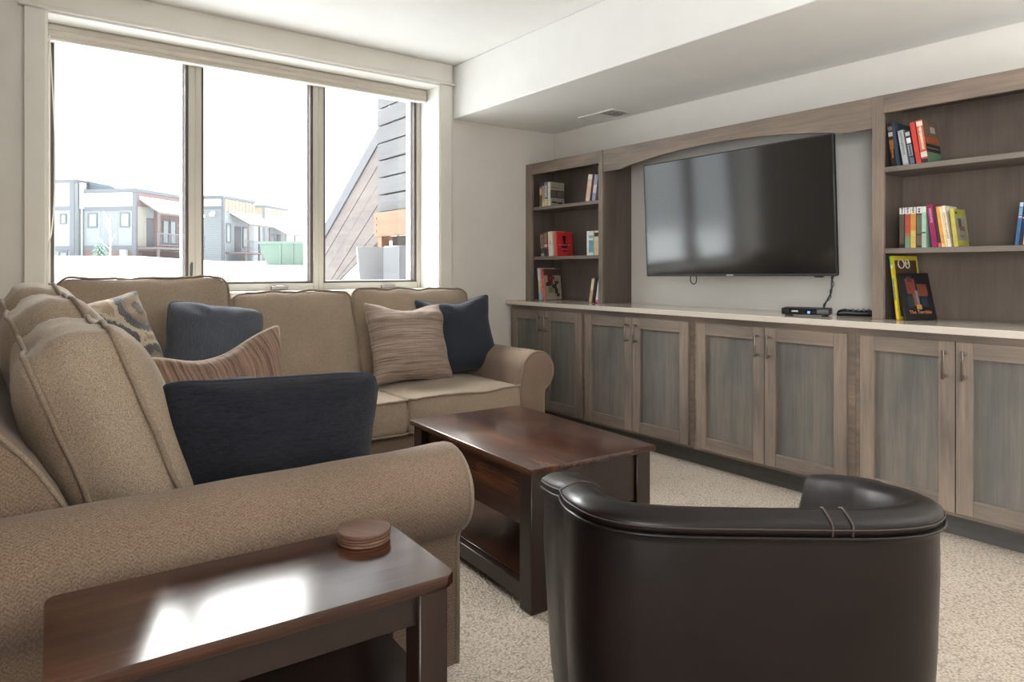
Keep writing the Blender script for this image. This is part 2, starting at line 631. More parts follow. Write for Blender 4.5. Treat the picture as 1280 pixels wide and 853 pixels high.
# ceiling vent in the soffit
vt = thing('air_vent', 'white rectangular air vent with dark louvres in the soffit underside', 'vent', (3.42, 3.45, 2.206))
f = MB()
x0, x1, y0, y1 = 3.325, 3.535, 3.275, 3.625
f.box((x0, y0, 2.196), (x0 + .024, y1, 2.2058), 0.003).box((x1 - .024, y0, 2.196), (x1, y1, 2.2058), 0.003)
f.box((x0 + .024, y0, 2.196), (x1 - .024, y0 + .024, 2.2058), 0.003).box((x0 + .024, y1 - .024, 2.196), (x1 - .024, y1, 2.2058), 0.003)
f.box((x0 + .024, 3.44, 2.197), (x1 - .024, 3.452, 2.2058), 0.002)
obj('vent_frame', f, M_white, vt)
obj('duct_back', MB().box((x0 + .02, y0 + .02, 2.2042), (x1 - .02, y1 - .02, 2.2058)), M_vent_dark, vt)
for k in range(9):
    yy = 3.31 + k * 0.0335
    if abs(yy - 3.446) < 0.012:
        continue
    Ms = Matrix.Translation((3.43, yy, 2.2)) @ Matrix.Rotation(R(35 if k < 4 else -35), 4, 'X')
    obj('louvre', MB().box((-0.08, -0.0145, -0.001), (0.08, 0.0145, 0.001), 0, Ms), M_white, vt)

# ------------------------------------------------------------------ built-in cabinets
XD, XF, XK = 3.153, 3.172, 3.240          # door face, face-frame plane, toe kick
units = [(4.205, 3.398, 4.175, 3.793, 3.408), (3.398, 2.488, 3.370, 2.943, 2.514), (2.488, 1.573, 2.457, 2.031, 1.605), (1.573, 0.705, 1.543, 1.154, 0.765)]
cab_lab = ['grey-stained two-door base cabinet beside the window wall, behind the sofa arm',
           'grey-stained two-door base cabinet standing second from the window wall',
           'grey-stained two-door base cabinet below the cable box',
           'grey-stained two-door base cabinet below the right-hand bookcase, nearest the viewer']


def handle_mb(y, z0, z1):
    h = MB()
    h.box((XD - 0.036, y - 0.005, z0), (XD - 0.027, y + 0.005, z1), 0.002)
    for z in (z0 + 0.012, z1 - 0.012):
        h.tube([(XD - 0.030, y, z), (XD - 0.004, y, z)], 0.0045, 8)
        h.tube([(XD - 0.005, y, z), (XD + 0.001, y, z)], 0.0075, 10)
    return h


for (ya, yb, dl, dm, dr), lb in zip(units, cab_lab):
    cb = thing('base_cabinet', lb, 'cabinet', (3.38, (ya + yb) / 2, 0), group='built-in base cabinets under the counter')
    ya, yb = ya - 0.0008, yb + 0.0008
    fr = MB()
    fr.box((XF, dl - 0.02, 0.10), (XF + 0.02, ya, 0.852))
    fr.box((XF, yb, 0.10), (XF + 0.02, dr + 0.02, 0.852))
    fr.box((XF, dr + 0.02, 0.80), (XF + 0.02, dl - 0.02, 0.852))
    fr.box((XF, dr + 0.02, 0.10), (XF + 0.02, dl - 0.02, 0.14))
    obj('face_frame', fr, M_cabh, cb)
    ca = MB()
    ca.box((XF + .02, yb, 0.10), (XW - .002, yb + .018, 0.852)).box((XF + .02, ya - .018, 0.10), (XW - .002, ya, 0.852))
    ca.box((XF + .02, yb + .018, 0.10), (XW - .002, ya - .018, 0.118)).box((XW - .012, yb + .018, 0.118), (XW - .002, ya - .018, 0.852))
    obj('carcass', ca, M_case, cb)
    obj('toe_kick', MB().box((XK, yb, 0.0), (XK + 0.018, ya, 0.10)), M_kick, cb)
    for a, b, side in ((dl, dm + 0.002, -1), (dm - 0.002, dr, 1)):
        d = MB()
        z0, z1, sw = 0.118, 0.822, 0.062
        d.box((XD, b, z0), (XF - .0005, b + sw, z1), 0.0015).box((XD, a - sw, z0), (XF - .0005, a, z1), 0.0015)
        door = obj('door', d, M_cabv, cb)
        obj('door_rail', MB().box((XD + .0004, b + sw, z0), (XF - .0005, a - sw, z0 + sw + .004), 0.001), M_cabh, door)
        obj('door_rail', MB().box((XD + .0004, b + sw, z1 - sw - .004), (XF - .0005, a - sw, z1), 0.001), M_cabh, door)
        obj('door_panel', MB().box((XD + 0.013, b + sw - .004, z0 + sw), (XF - 0.001, a - sw + .004, z1 - sw)), M_panel, door, label='greyer recessed centre panel')
        hy = (b + 0.033) if side == -1 else (a - 0.033)
        obj('handle', handle_mb(hy, 0.668, 0.788), M_metal, door, label='brushed nickel bar handle')

tag(obj('countertop', MB().box((3.123, 0.69, 0.8535), (XW - .001, YW - .001, 0.884), 0.003), M_counter), 'long pale beige stone countertop over the base cabinets', 'countertop')

# bookcases and arched valance
XB = 3.317
CT = 0.8845
SH1, SH2 = 1.600, 1.219
for ya, yb, lb, e0, e1 in ((4.213, 3.368, 'tall grey-stained open bookcase in the corner by the window wall', 0.075, 0.040),
                           (1.567, 0.720, 'wide grey-stained open bookcase right of the television', 0.052, 0.045)):
    bc = thing('bookcase', lb, 'bookcase', (3.46, (ya + yb) / 2, CT), group='built-in bookcases on the countertop')
    obj('stile', MB().box((XB, ya - e0, CT), (XB + .02, ya, 1.935), 0.001), M_cabv, bc)
    obj('stile', MB().box((XB, yb, CT), (XB + .02, yb + e1, 1.935), 0.001), M_cabv, bc)
    obj('top_rail', MB().box((XB + .0004, yb + e1, 1.850), (XB + .02, ya - e0, 1.935), 0.001), M_cabh, bc)
    obj('side_panel', MB().box((XB + .02, yb, CT), (XW - .002, yb + .02, 1.93)), M_case, bc)
    obj('side_panel', MB().box((XB + .02, ya - .02, CT), (XW - .002, ya, 1.93)), M_case, bc)
    obj('top_panel', MB().box((XB + .02, yb + .02, 1.895), (XW - .002, ya - .02, 1.93)), M_case, bc)
    obj('back_panel', MB().box((XW - .012, yb + .02, CT), (XW - .002, ya - .02, 1.895)), M_case, bc)
    for z in (SH1, SH2):
        obj('shelf', MB().box((XB + .021, yb + .021, z - 0.024), (XW - .013, ya - .021, z), 0.001), M_caseh, bc)
        for yy in (yb + .0205, ya - .0255):
            obj('shelf_pin', MB().tube([(XB + .06, yy, z - .028), (XB + .06, yy + .005, z - .028)], 0.004, 6), M_metal, bc)
arch = [(3.367, 1.935), (3.367, 1.787), (3.203, 1.787)]
ys, ye, zr = 3.203, 1.712, 0.066
for k in range(1, 28):
    a = k / 28
    arch.append((ys + (ye - ys) * a, 1.787 + zr * math.sin(math.pi * a) ** 0.8))
arch += [(1.712, 1.787), (1.568, 1.787), (1.568, 1.935)]
va = tag(obj('arched_valance', MB().prism(arch, 'X', XB + .005, XB + .025), M_cabh), 'grey-stained arched wooden valance spanning above the television', 'valance')
obj('top_board', MB().box((XB + .025, 1.568, 1.915), (XW - .002, 3.367, 1.935)), M_case, va)

# ------------------------------------------------------------------ television
M_screen = NT('tv_screen')
M_screen.set(lin((13, 13, 14)), 0.1, 1.0)
_n = M_screen.noise(M_screen.coord((1, 1, 0.6)), 1.6, 2)
M_screen.bump(_n, 0.05, 0.02)
M_screen = M_screen.m
M_bezel = flat('tv_bezel', (52, 52, 55), 0.35, spec=0.5)
M_black = flat('black_plastic', (24, 24, 26), 0.4)
M_silver = flat('silver_print', (200, 204, 208), 0.4)
tvM = Matrix.Translation((3.335, 2.374, 1.436)) @ Matrix.Rotation(R(-0.5), 4, 'X') @ Matrix.Rotation(R(-2.3), 4, 'Y')
tv = thing('television', 'large flat black television mounted on the wall above the counter', 'television', M=tvM)
tvM = tv.matrix_basis.copy()
W2, H2 = 0.6225, 0.355
bz = MB()
bz.box((-0.006, -W2, -H2), (0.006, W2, -H2 + .014), 0.002, tvM).box((-0.006, -W2, H2 - .007), (0.006, W2, H2), 0.002, tvM)
bz.box((-0.006, -W2, -H2 + .014), (0.006, -W2 + .008, H2 - .007), 0.002, tvM).box((-0.006, W2 - .008, -H2 + .014), (0.006, W2, H2 - .007), 0.002, tvM)
obj('bezel', bz, M_bezel, tv)
obj('screen', MB().box((-0.003, -W2 + .007, -H2 + .013), (0.005, W2 - .007, H2 - .006), 0, tvM), M_screen, tv)
bk = MB().box((0.0062, -W2 + .003, -H2 + .003), (0.024, W2 - .003, H2 - .003), 0.004, tvM)
bk.box((0.0242, -0.42, -H2 + .03), (0.058, 0.42, 0.12), 0.012, tvM)
obj('rear_housing', bk, M_black, tv)
obj('wall_mount', MB().box((0.0585, -0.22, -0.15), (0.20, 0.22, 0.15), 0.01, tvM), M_black, tv)
obj('logo_mark', MB().box((-0.0066, -0.022, -H2 + .004), (-0.0061, 0.022, -H2 + .0095), 0, tvM), M_silver, tv, label='small bright maker mark on the lower bezel')
obj('sensor', MB().box((-0.004, -0.55, -H2 - .006), (0.004, -0.50, -H2 + .001), 0.002, tvM), M_black, tv)
lp = [(3.352, 2.652, 1.082), (3.352, 2.655, 1.055), (3.352, 2.645, 1.036), (3.352, 2.630, 1.031), (3.352, 2.615, 1.038), (3.352, 2.608, 1.058), (3.352, 2.612, 1.082)]
obj('cable_loop', MB().tube(lp, 0.0032, 6), M_black, tv, label='small dangling black cable loop')
cp = []
for k in range(19):
    a = k / 18
    cp.append((3.366 - 0.008 * a, 1.775 + 0.047 * a ** 1.3 + 0.006 * math.sin(a * 9), 1.10 - 0.183 * a))
cbl = obj('cable', MB().tube(cp, 0.0042, 6), M_black)
cbl.parent = None
tag(cbl, 'black twisted cable running from the television down to the cable box', 'cable')
cp2 = [(p[0] - .004, p[1] + 0.010 * math.sin(i * 0.9) - .004, p[2]) for i, p in enumerate(cp)]
obj('thin_wire', MB().tube(cp2, 0.0022, 5), M_black, cbl)

# set-top box
st = thing('cable_box', 'small black cable box with a blue light on the countertop', 'cable box', (3.325, 1.897, CT), (0, 0, R(-68)))
sM = root_mw(st)
obj('body', MB().box((-0.112, -0.070, 0.007), (0.112, 0.070, 0.040), 0.004, sM, 2), M_black, st)
obj('front_panel', MB().box((-0.098, -0.0725, 0.010), (0.055, -0.0702, 0.037), 0.001, sM), flat('gloss_black', (14, 15, 18), 0.12), st)
for sx in (-.085, .085):
    for sy in (-.05, .05):
        obj('foot', MB().box((sx - .012, sy - .01, 0.0002), (sx + .012, sy + .01, 0.0072), 0.002, sM), M_bezel, st)
obj('logo_mark', MB().box((-0.062, -0.0732, 0.021), (-0.032, -0.0727, 0.028), 0, sM), M_silver, st, label='small pale maker mark')
obj('status_light', MB().box((0.012, -0.0732, 0.014), (0.024, -0.0727, 0.026), 0, sM), emit('blue_led', (90, 120, 255), 1.6), st, label='glowing blue light')
obj('display_ring', MB().tube([(-0.085 + .007 * math.cos(a), -0.0727, 0.023 + .009 * math.sin(a)) for a in [k * math.pi / 6 for k in range(12)]], 0.001, 5, True, sM), M_bezel, st)

# remote control
rm = thing('remote_control', 'dark chunky remote control lying beside the right-hand bookcase', 'remote', (3.45, 1.70, CT), (0, 0, R(-58)))
rM = root_mw(rm)
rings = []
for x, hw, zt in ((-.095, .010, .016), (-.088, .019, .030), (-.06, .023, .038), (0, .022, .032), (.05, .022, .034), (.085, .02, .03), (.093, .011, .018)):
    rings.append([rM @ Vector((x, hw * math.cos(a), 0.0002 + zt / 2 + zt / 2 * math.sin(a))) for a in [k * math.pi / 7 for k in range(14)]])
obj('casing', MB().sweep(rings), M_black, rm)
bt = MB()
for i in range(5):
    for j in (-1, 0, 1):
        bt.box((-.05 + i * .024, j * .011 - .0035, .026), (-.04 + i * .024, j * .011 + .0035, .0375), 0.001, rM)
obj('buttons', bt, M_bezel, rm, stuff=True)

# ------------------------------------------------------------------ books
_mc = {}


def cm(rgb, rough=0.45):
    if (rgb, rough) not in _mc:
        _mc[(rgb, rough)] = flat('cover_%d_%d_%d' % rgb, rgb, rough, var=0.12, vscale=30)
    return _mc[(rgb, rough)]


M_pages = flat('book_pages', (222, 212, 190), 0.85, var=0.08, vscale=300)


def book(x, y, z, t, h, d, lean, color, label, group, bands=(), art=(), text=None, rz=0.0, hard=0.002):
    """Spine faces the room (-X).  lean>0: the top leans towards the window wall."""
    bk_ = thing('book', label, 'book', (x, y, z + 0.0004), (R(-lean), 0, R(rz)), group)
    m = root_mw(bk_)
    ya, yb = (-t, 0.0) if lean >= 0 else (0.0, t)
    c = MB()
    c.box((0, ya, 0), (d, ya + hard, h), 0, m).box((0, yb - hard, 0), (d, yb, h), 0, m).box((0, ya + hard, 0), (hard, yb - hard, h), 0, m)
    obj('cover', c, cm(color), bk_)
    if t > 2.5 * hard:
        obj('pages', MB().box((hard, ya + hard, 0.002), (d - .003, yb - hard, h - .002), 0, m), M_pages, bk_)
    for z0, z1, col in bands:
        obj('spine_band', MB().box((-0.0006, ya + .0006, h * z0), (-0.0001, yb - .0006, h * z1), 0, m), cm(col), bk_)
    for x0, x1, z0, z1, col in art:          # printed fields on the cover turned to the viewer
        n_ = 0.0002 * (1 + art.index((x0, x1, z0, z1, col)))
        obj('cover_print', MB().box((d * x0, ya - n_ - .0002, h * z0), (d * x1, ya - .0001, h * z1), 0, m), cm(col), bk_)
    if text:
        col, z0, z1 = text
        rng = random.Random(label)
        tx = MB()
        zz = h * z0
        while zz < h * z1:
            s_ = rng.uniform(.003, .007)
            tx.box((-0.0012, ya + t * .28, zz), (-0.0007, yb - t * rng.uniform(.25, .4), zz + s_), 0, m)
            zz += s_ + .0025
        obj('spine_print', tx, cm(col), bk_)
    return bk_


XS = 3.362
G = 'books on the top shelf of the corner bookcase'
book(XS, 4.095, SH1, .026, .185, .125, 1, (120, 112, 98), 'floral-spined paperback, leftmost on the top shelf of the corner bookcase', G, bands=((.84, .98, (44, 52, 84)), (.5, .78, (196, 182, 150)), (.3, .45, (96, 66, 40))), text=((70, 50, 34), .1, .3))
book(XS, 4.066, SH1, .028, .180, .125, 1, (212, 176, 148), 'peach-spined paperback between the floral and the blue paperbacks', G, bands=((0.0, .2, (216, 206, 176)), (.88, 1, (70, 30, 40))), text=((120, 60, 40), .3, .8))
book(XS, 4.035, SH1, .033, .185, .13, 1, (116, 128, 166), 'blue-spined paperback on the top shelf of the corner bookcase', G, bands=((0.0, .3, (222, 216, 186)),), text=((230, 230, 235), .4, .85))
book(XS, 3.998, SH1, .030, .182, .14, 1, (206, 208, 184), 'pale paperback whose cover shows a dark landscape photograph band', G, bands=((0.0, .28, (224, 220, 192)),),
     art=((0, 1, 0, 1, (168, 160, 146)), (0.02, .97, .34, .66, (70, 66, 60)), (.08, .4, .4, .62, (96, 92, 84)), (.5, .9, .38, .6, (106, 100, 92)), (.1, .45, .12, .2, (50, 54, 50)), (.5, .85, .10, .18, (50, 54, 50)), (.1, .6, .76, .79, (110, 100, 88))))
G = 'books leaning at the right end of the corner bookcase, top shelf'
book(XS, 3.545, SH1, .040, .190, .12, -10, (226, 196, 172), 'peach-cream book leaning to the right on the top shelf of the corner bookcase', G, bands=((.82, .98, (238, 230, 218)),))
book(XS, 3.524, SH1, .016, .186, .12, -10, (58, 46, 44), 'thin dark book between the peach-cream and the lilac books', G)
book(XS, 3.486, SH1, .034, .182, .12, -10, (160, 158, 186), 'lilac-grey book half hidden by the right stile of the corner bookcase', G, bands=((.3, .6, (216, 212, 220)),))
G = 'books on the middle shelf of the corner bookcase'
book(XS, 4.078, SH2, .038, .182, .12, 5, (86, 70, 62), 'brown mottled paperback, leftmost on the middle shelf of the corner bookcase', G, bands=((.35, .9, (160, 138, 124)), (0, .12, (150, 160, 160))), text=((70, 54, 48), .4, .85))
book(XS, 4.034, SH2, .038, .183, .12, 5, (138, 66, 62), 'dusty red patterned paperback on the middle shelf of the corner bookcase', G, bands=((.55, .95, (148, 116, 104)), (.38, .5, (206, 190, 184)), (.05, .3, (60, 56, 66))))
book(XS, 3.988, SH2, .052, .186, .13, 4, (226, 218, 200), 'thick cream hardback on the middle shelf of the corner bookcase', G, text=((176, 160, 140), .5, .62))
book(XS, 3.914, SH2, .026, .182, .155, 3, (206, 48, 52), 'bright red book with a black figure on its cover', G, bands=((0, 1, (222, 90, 88)),),
     art=((.36, .58, .64, .84, (34, 16, 22)), (.42, .54, .5, .66, (34, 16, 22)), (.28, .66, .34, .42, (28, 16, 20)), (.32, .62, .43, .47, (150, 120, 118)), (.34, .6, .2, .25, (60, 24, 28)), (.3, .64, .25, .29, (150, 120, 118)), (.7, .84, .06, .14, (120, 80, 40)), (.1, .25, .45, .48, (228, 130, 120)), (.7, .85, .45, .48, (228, 130, 120))))
G = 'books at the right end of the corner bookcase, middle shelf'
book(XS, 3.570, SH2, .020, .172, .12, 0, (232, 234, 230), 'slim white paperback at the right end of the middle shelf, corner bookcase', G)
book(XS, 3.548, SH2, .045, .172, .13, 0, (216, 226, 224), 'white paperback with a teal picture spine on the middle shelf, corner bookcase', G, bands=((.12, .62, (106, 158, 172)), (.7, .82, (150, 182, 190))))
book(XS, 3.494, SH2, .045, .172, .13, 0, (220, 204, 166), 'cream and black paperback against the right stile, middle shelf of the corner bookcase', G, bands=((.76, .92, (40, 40, 38)),))
G = 'books standing on the counter inside the corner bookcase'
book(XS, 4.102, CT, .026, .245, .16, 6, (206, 206, 206), 'tall white book with a rainbow spine, standing on the counter in the corner bookcase', G, bands=((.02, .3, (160, 196, 206)), (.3, .45, (224, 190, 110)), (.45, .6, (196, 206, 150)), (.6, .95, (214, 216, 220))))
book(XS, 4.055, CT, .026, .240, .17, 6, (214, 78, 84), 'red-spined book with a bird painted on its pale cover', G, bands=((.45, .68, (222, 112, 60)), (.1, .4, (228, 110, 110))),
     art=((0, 1, 0, 1, (158, 148, 132)), (0, 1, .78, .98, (86, 64, 54)), (.22, .5, .5, .78, (92, 36, 38)), (.3, .62, .64, .76, (120, 60, 66)), (.1, .42, .44, .56, (86, 40, 36)), (.45, .72, .36, .5, (56, 42, 38)), (.6, .78, .2, .36, (54, 40, 34)), (.7, .86, .1, .2, (44, 36, 30)), (.25, .5, .22, .4, (122, 122, 84)), (.62, .85, .5, .6, (80, 52, 48))))
G = 'books leaning on the right stile of the corner bookcase, on the counter'
book(XS, 3.524, CT, .026, .172, .12, -11, (208, 182, 152), 'tan book leaning to the right on the counter in the corner bookcase', G, bands=((.5, .95, (228, 210, 188)),))
book(XS, 3.496, CT, .022, .178, .12, -11, (44, 36, 38), 'black book leaning on the counter between a tan and a white book', G)
book(XS, 3.462, CT, .024, .182, .12, -11, (232, 228, 226), 'white book with a pink foot leaning in the corner bookcase', G, bands=((0, .12, (214, 110, 140)),))

G = 'books on the top shelf of the wide bookcase'
book(XS, 1.497, SH1, .020, .205, .13, 6, (46, 36, 34), 'dark brown and orange book, leftmost on the top shelf of the wide bookcase', G, bands=((.4, .62, (150, 96, 56)), (.7, .8, (176, 176, 178)), (.84, .93, (120, 110, 106))), text=((190, 120, 70), .2, .38))
book(XS, 1.4745, SH1, .014, .208, .19, 7, (58, 72, 84), 'tall thin slate-blue book on the top shelf of the wide bookcase', G)
book(XS - .004, 1.4445, SH1, .024, .165, .12, 9, (160, 162, 164), 'grey paperback on the top shelf of the wide bookcase', G, bands=((.06, .94, (182, 184, 186)),), text=((120, 124, 128), .3, .9))
book(XS - .004, 1.413, SH1, .019, .160, .12, 9, (46, 50, 58), 'black paperback with white lettering between grey and red books', G, bands=((.62, .78, (222, 222, 222)), (.25, .58, (150, 156, 158)), (.02, .2, (92, 116, 140)), (.84, .95, (190, 190, 190))), text=((50, 54, 60), .28, .55))
book(XS, 1.3885, SH1, .020, .195, .13, 9, (206, 68, 62), 'plain coral-red book on the top shelf of the wide bookcase', G)
book(XS, 1.3655, SH1, .027, .200, .15, 8, (196, 92, 66), 'thick orange and white book whose cover shows a farm scene over green', G, bands=((.86, .97, (226, 210, 190)), (.14, .26, (232, 222, 206)), (.0, .1, (60, 56, 66)), (.3, .8, (206, 110, 84))), text=((240, 226, 210), .32, .84),
     art=((0, 1, 0, 1, (110, 92, 78)), (0, 1, .0, .24, (86, 124, 92)), (0, 1, .26, .44, (34, 32, 34)), (.02, .9, .34, .36, (140, 130, 124)), (0, 1, .46, .62, (150, 80, 48)), (.5, .8, .72, .86, (176, 166, 160))))
G = 'books on the middle shelf of the wide bookcase'
ye_ = [1.463, 1.4385, 1.4145, 1.389, 1.367]
cols = [((34, 32, 30), 'black and cream series paperback with a white cap, leftmost of the five', ((.84, 1, (226, 226, 224)), (.1, .82, (92, 84, 72)))),
        ((178, 84, 68), 'brick red and green series paperback with a white cap', ((.84, 1, (228, 226, 222)), (0, .28, (122, 154, 128)), (.28, .36, (160, 116, 88)))),
        ((204, 142, 72), 'orange and yellow series paperback with a white cap', ((.84, 1, (228, 226, 220)), (0, .42, (208, 186, 104)))),
        ((60, 58, 50), 'black mottled series paperback with a white cap', ((.84, 1, (224, 224, 226)), (.34, .8, (96, 104, 88)), (.06, .3, (110, 96, 80)))),
        ((168, 200, 176), 'pale green series paperback next to the magenta book', ((.86, 1, (214, 224, 210)), (.34, .38, (70, 90, 80))))]
for y_, (c_, l_, b_) in zip(ye_, cols):
    book(XS, y_, SH2, .0225 if c_ != (168, 200, 176) else .018, .186, .12, 0, c_, l_, G, bands=b_, text=((40, 38, 36), .86, .97) if c_ != (168, 200, 176) else None)
book(XS, 1.3235, SH2, .0235, .192, .13, 7.2, (150, 42, 92), 'magenta book with pale lettering on its spine', G, text=((206, 150, 180), .58, .88))
book(XS, 1.2975, SH2, .0125, .182, .13, 7.4, (66, 54, 56), 'thin dark book right of the magenta one', G, bands=((0, .1, (206, 110, 90)),))
book(XS, 1.2835, SH2, .0125, .182, .13, 8.2, (228, 158, 80), 'thin orange book in the middle shelf row', G, bands=((0, .08, (236, 206, 170)),))
book(XS, 1.2695, SH2, .0085, .182, .13, 8.4, (238, 222, 160), 'very thin pale yellow book beside the orange one', G)
book(XS, 1.2595, SH2, .0125, .184, .13, 8.4, (238, 230, 212), 'thin cream book with small spine print', G, text=((190, 140, 90), .2, .8))
book(XS, 1.2355, SH2, .0165, .168, .125, 6.5, (196, 186, 92), 'olive yellow book with a grey picture panel on its cover', G, art=((0, 1, 0, 1, (170, 164, 74)), (.08, .9, .16, .78, (150, 142, 134)), (.25, .5, .5, .74, (84, 78, 74)), (.3, .75, .42, .54, (120, 88, 74)), (.3, .6, .26, .29, (96, 88, 84)), (.1, .24, .86, .92, (70, 66, 40))))
G = 'books at the right edge of the wide bookcase, middle shelf'
book(XS, .998, SH2, .0135, .176, .12, -6, (62, 104, 146), 'blue book leaning to the right at the far edge of the wide bookcase', G, bands=((.64, .68, (206, 170, 196)), (.9, 1, (190, 206, 220)), (.7, .88, (120, 156, 186))))
book(XS, .986, SH2, .010, .170, .12, -6, (30, 42, 74), 'navy book leaning behind the blue one at the far edge', G, bands=((.64, .68, (206, 170, 196)),))
book(XS, .962, SH2, .022, .130, .12, -6, (222, 160, 84), 'short amber book at the far edge of the wide bookcase', G)
book(XS, .938, SH2, .022, .175, .12, -6, (96, 130, 170), 'light blue book at the far edge of the wide bookcase', G)
G = 'books standing on the counter inside the wide bookcase'
book(XS + .045, 1.505, CT, .022, .20, .15, 0, (24, 58, 78), 'dark teal book standing upright behind the yellow magazine', G)
mg_ = book(XS - .004, 1.474, CT, .012, .300, .19, 7, (238, 204, 44), 'bright yellow-bordered magazine leaning in the wide bookcase', G, rz=-10, bands=((.86, 1, (150, 196, 70)), (.80, .86, (226, 232, 214)), (.3, .66, (196, 190, 96))), text=((60, 110, 130), .32, .62),
     art=((0, 1, 0, 1, (206, 186, 50)), (.08, .93, .05, .93, (84, 58, 40)), (.5, .62, .86, .9, (206, 186, 50))))
for cx, rx in ((.062, .022), (.108, .015)):
    rp = [(cx + rx * math.cos(k * math.pi / 10), -.0132, .262 + .021 * math.sin(k * math.pi / 10)) for k in range(20)]
    obj('cover_print', MB().tube(rp, .0028, 5, True, root_mw(mg_)), cm((206, 204, 190)), mg_, label='pale oval mark on the cover')
o_ = book(XS - .012, 1.436, CT, .012, .222, .165, 15, (38, 34, 38), 'black fantasy hardback with winged figures and orange lettering', G, rz=-26,
          art=((0, 1, 0, 1, (26, 24, 28)), (.2, .5, .55, .88, (112, 56, 48)), (.26, .42, .8, .93, (70, 44, 38)), (.55, .86, .5, .76, (110, 62, 44)), (.45, .54, .3, .62, (120, 112, 124)), (.36, .46, .3, .55, (120, 72, 44)), (.42, .58, .22, .32, (176, 128, 74)), (.18, .36, .28, .5, (30, 52, 50)), (.6, .8, .28, .48, (30, 46, 56))))


def lettering(txt, size, parent, M, m, name='lettering'):
    cu = bpy.data.curves.new('txt', 'FONT')
    cu.body, cu.size, cu.align_x = txt, size, 'CENTER'
    cu.extrude = 0.0003
    to = bpy.data.objects.new('txt', cu)
    COL.objects.link(to)
    bpy.context.view_layer.update()
    me = bpy.data.meshes.new_from_object(to)
    bpy.data.objects.remove(to)
    me.transform(M)
    me.materials.clear()
    me.materials.append(m)
    o = bpy.data.objects.new(name, me)
    COL.objects.link(o)
    o.parent = parent
    return o


# text on the -Y cover of the black book: local x right, z up
TM = Matrix.Translation((.0825, -.0146, .028)) @ Matrix.Rotation(R(90), 4, 'X')
lettering('The Terrible', .023, o_, TM, cm((206, 140, 84)))

# ------------------------------------------------------------------ soft furnishing builders


def nz(p, s, k=0.0):
    return noise.noise(Vector((p[0] * s + k, p[1] * s - k * 0.7, p[2] * s + 1.3 * k)))


def box_cushion(wd, ht, te, crown, seed, n=18, rc=0.05, wob=0.006, bulge=0.012, taper=0.0):
    """Boxed cushion: x width, y height (0..ht), z thickness.  Returns mesh and the two welt paths."""
    def outline():
        pts = []
        hx, hy = wd / 2, ht / 2
        for cx, cy, a0 in ((hx - rc, hy - rc, 0), (-hx + rc, hy - rc, 90), (-hx + rc, -hy + rc, 180), (hx - rc, -hy + rc, 270)):
            for k in range(6):
                a = R(a0 + 90 * k / 5)
                pts.append((cx + rc * math.cos(a), cy + rc * math.sin(a)))
            # straight run to the next corner
            nx = {0: (-hx + rc, hy), 90: (-hx, -hy + rc), 180: (hx - rc, -hy), 270: (hx, hy - rc)}[a0]
            p = pts[-1]
            for k in range(1, n):
                pts.append((p[0] + (nx[0] - p[0]) * k / n, p[1] + (nx[1] - p[1]) * k / n))
        return pts
    out = outline()

    def shape(x, y, z):
        u, v = x / (wd / 2), y / (ht / 2)
        x *= 1 + taper * (v * 0.5 + 0.5) if x > 0 else 1
        q = Vector((x * 1.0, y * 1.0, z * 1.0))
        z += 0.012 * nz(q, 4.0, seed) * (1 - min(1, abs(u)) ** 6)
        y += wob * 1.6 * nz(q, 6.0, seed + 9) + 0.008 * max(0, v) * nz(q, 13.0, seed + 4)
        x += wob * nz(q, 6.0, seed + 5)
        return Vector((x, y + ht / 2, z))
    rings = []
    rad = [1.0, 0.985, 0.955, 0.9, 0.8, 0.65, 0.48, 0.3, 0.14]

    def face_ring(s, k):
        res = []
        for x, y in out:
            xx, yy = x * k, y * k
            u, v = abs(xx) / (wd / 2), abs(yy) / (ht / 2)
            zc = te + crown * max(0.0, (1 - u ** 3) * (1 - v ** 3)) ** 0.55
            res.append(shape(xx, yy, s * zc))
        return res
    for k in reversed(rad):
        rings.append(face_ring(1, k))
    for a, g in ((0.72, .3), (0.38, .85), (0.0, 1.0), (-0.38, .85), (-0.72, .3)):
        e = 1 + g * bulge / (min(wd, ht) / 2)
        rings.append([shape(x * e, y * e, te * a) for x, y in out])
    for k in rad:
        rings.append(face_ring(-1, k))
    mb_ = MB().sweep(rings)
    ex, ey = 1 + .005 / (wd / 2), 1 + .005 / (ht / 2)
    w1, w2 = [], []
    for x, y in out:
        q = Vector((x, y, 0))
        r1 = 0.004 * Vector((nz(q, 24, seed), nz(q, 26, seed + 3), nz(q, 22, seed + 7)))
        w1.append(shape(x * ex, y * ey, te + .002) + r1)
        w2.append(shape(x * ex, y * ey, -te - .002) + r1)
    return mb_, w1, w2


def frame(o, xa, ya, za):
    xa, ya, za = Vector(xa).normalized(), Vector(ya).normalized(), Vector(za).normalized()
    return Matrix(((xa.x, ya.x, za.x, o[0]), (xa.y, ya.y, za.y, o[1]), (xa.z, ya.z, za.z, o[2]), (0, 0, 0, 1)))


def place(mb_, M):
    mb_.v = [M @ v for v in mb_.v]
    return mb_


def sofa_cushion(name, parent, M, wd, ht, te, crown, seed, mat=None, **kw):
    mb_, w1, w2 = box_cushion(wd, ht, te, crown, seed, **kw)
    c = obj(name, place(mb_, M), mat or M_sofa2, parent, sharp=180)
    obj('welt', MB().tube([M @ p for p in w1], 0.0065, 6, True), M_welt, c, sharp=180)
    obj('welt', MB().tube([M @ p for p in w2], 0.0065, 6, True), M_welt, c, sharp=180)
    return c


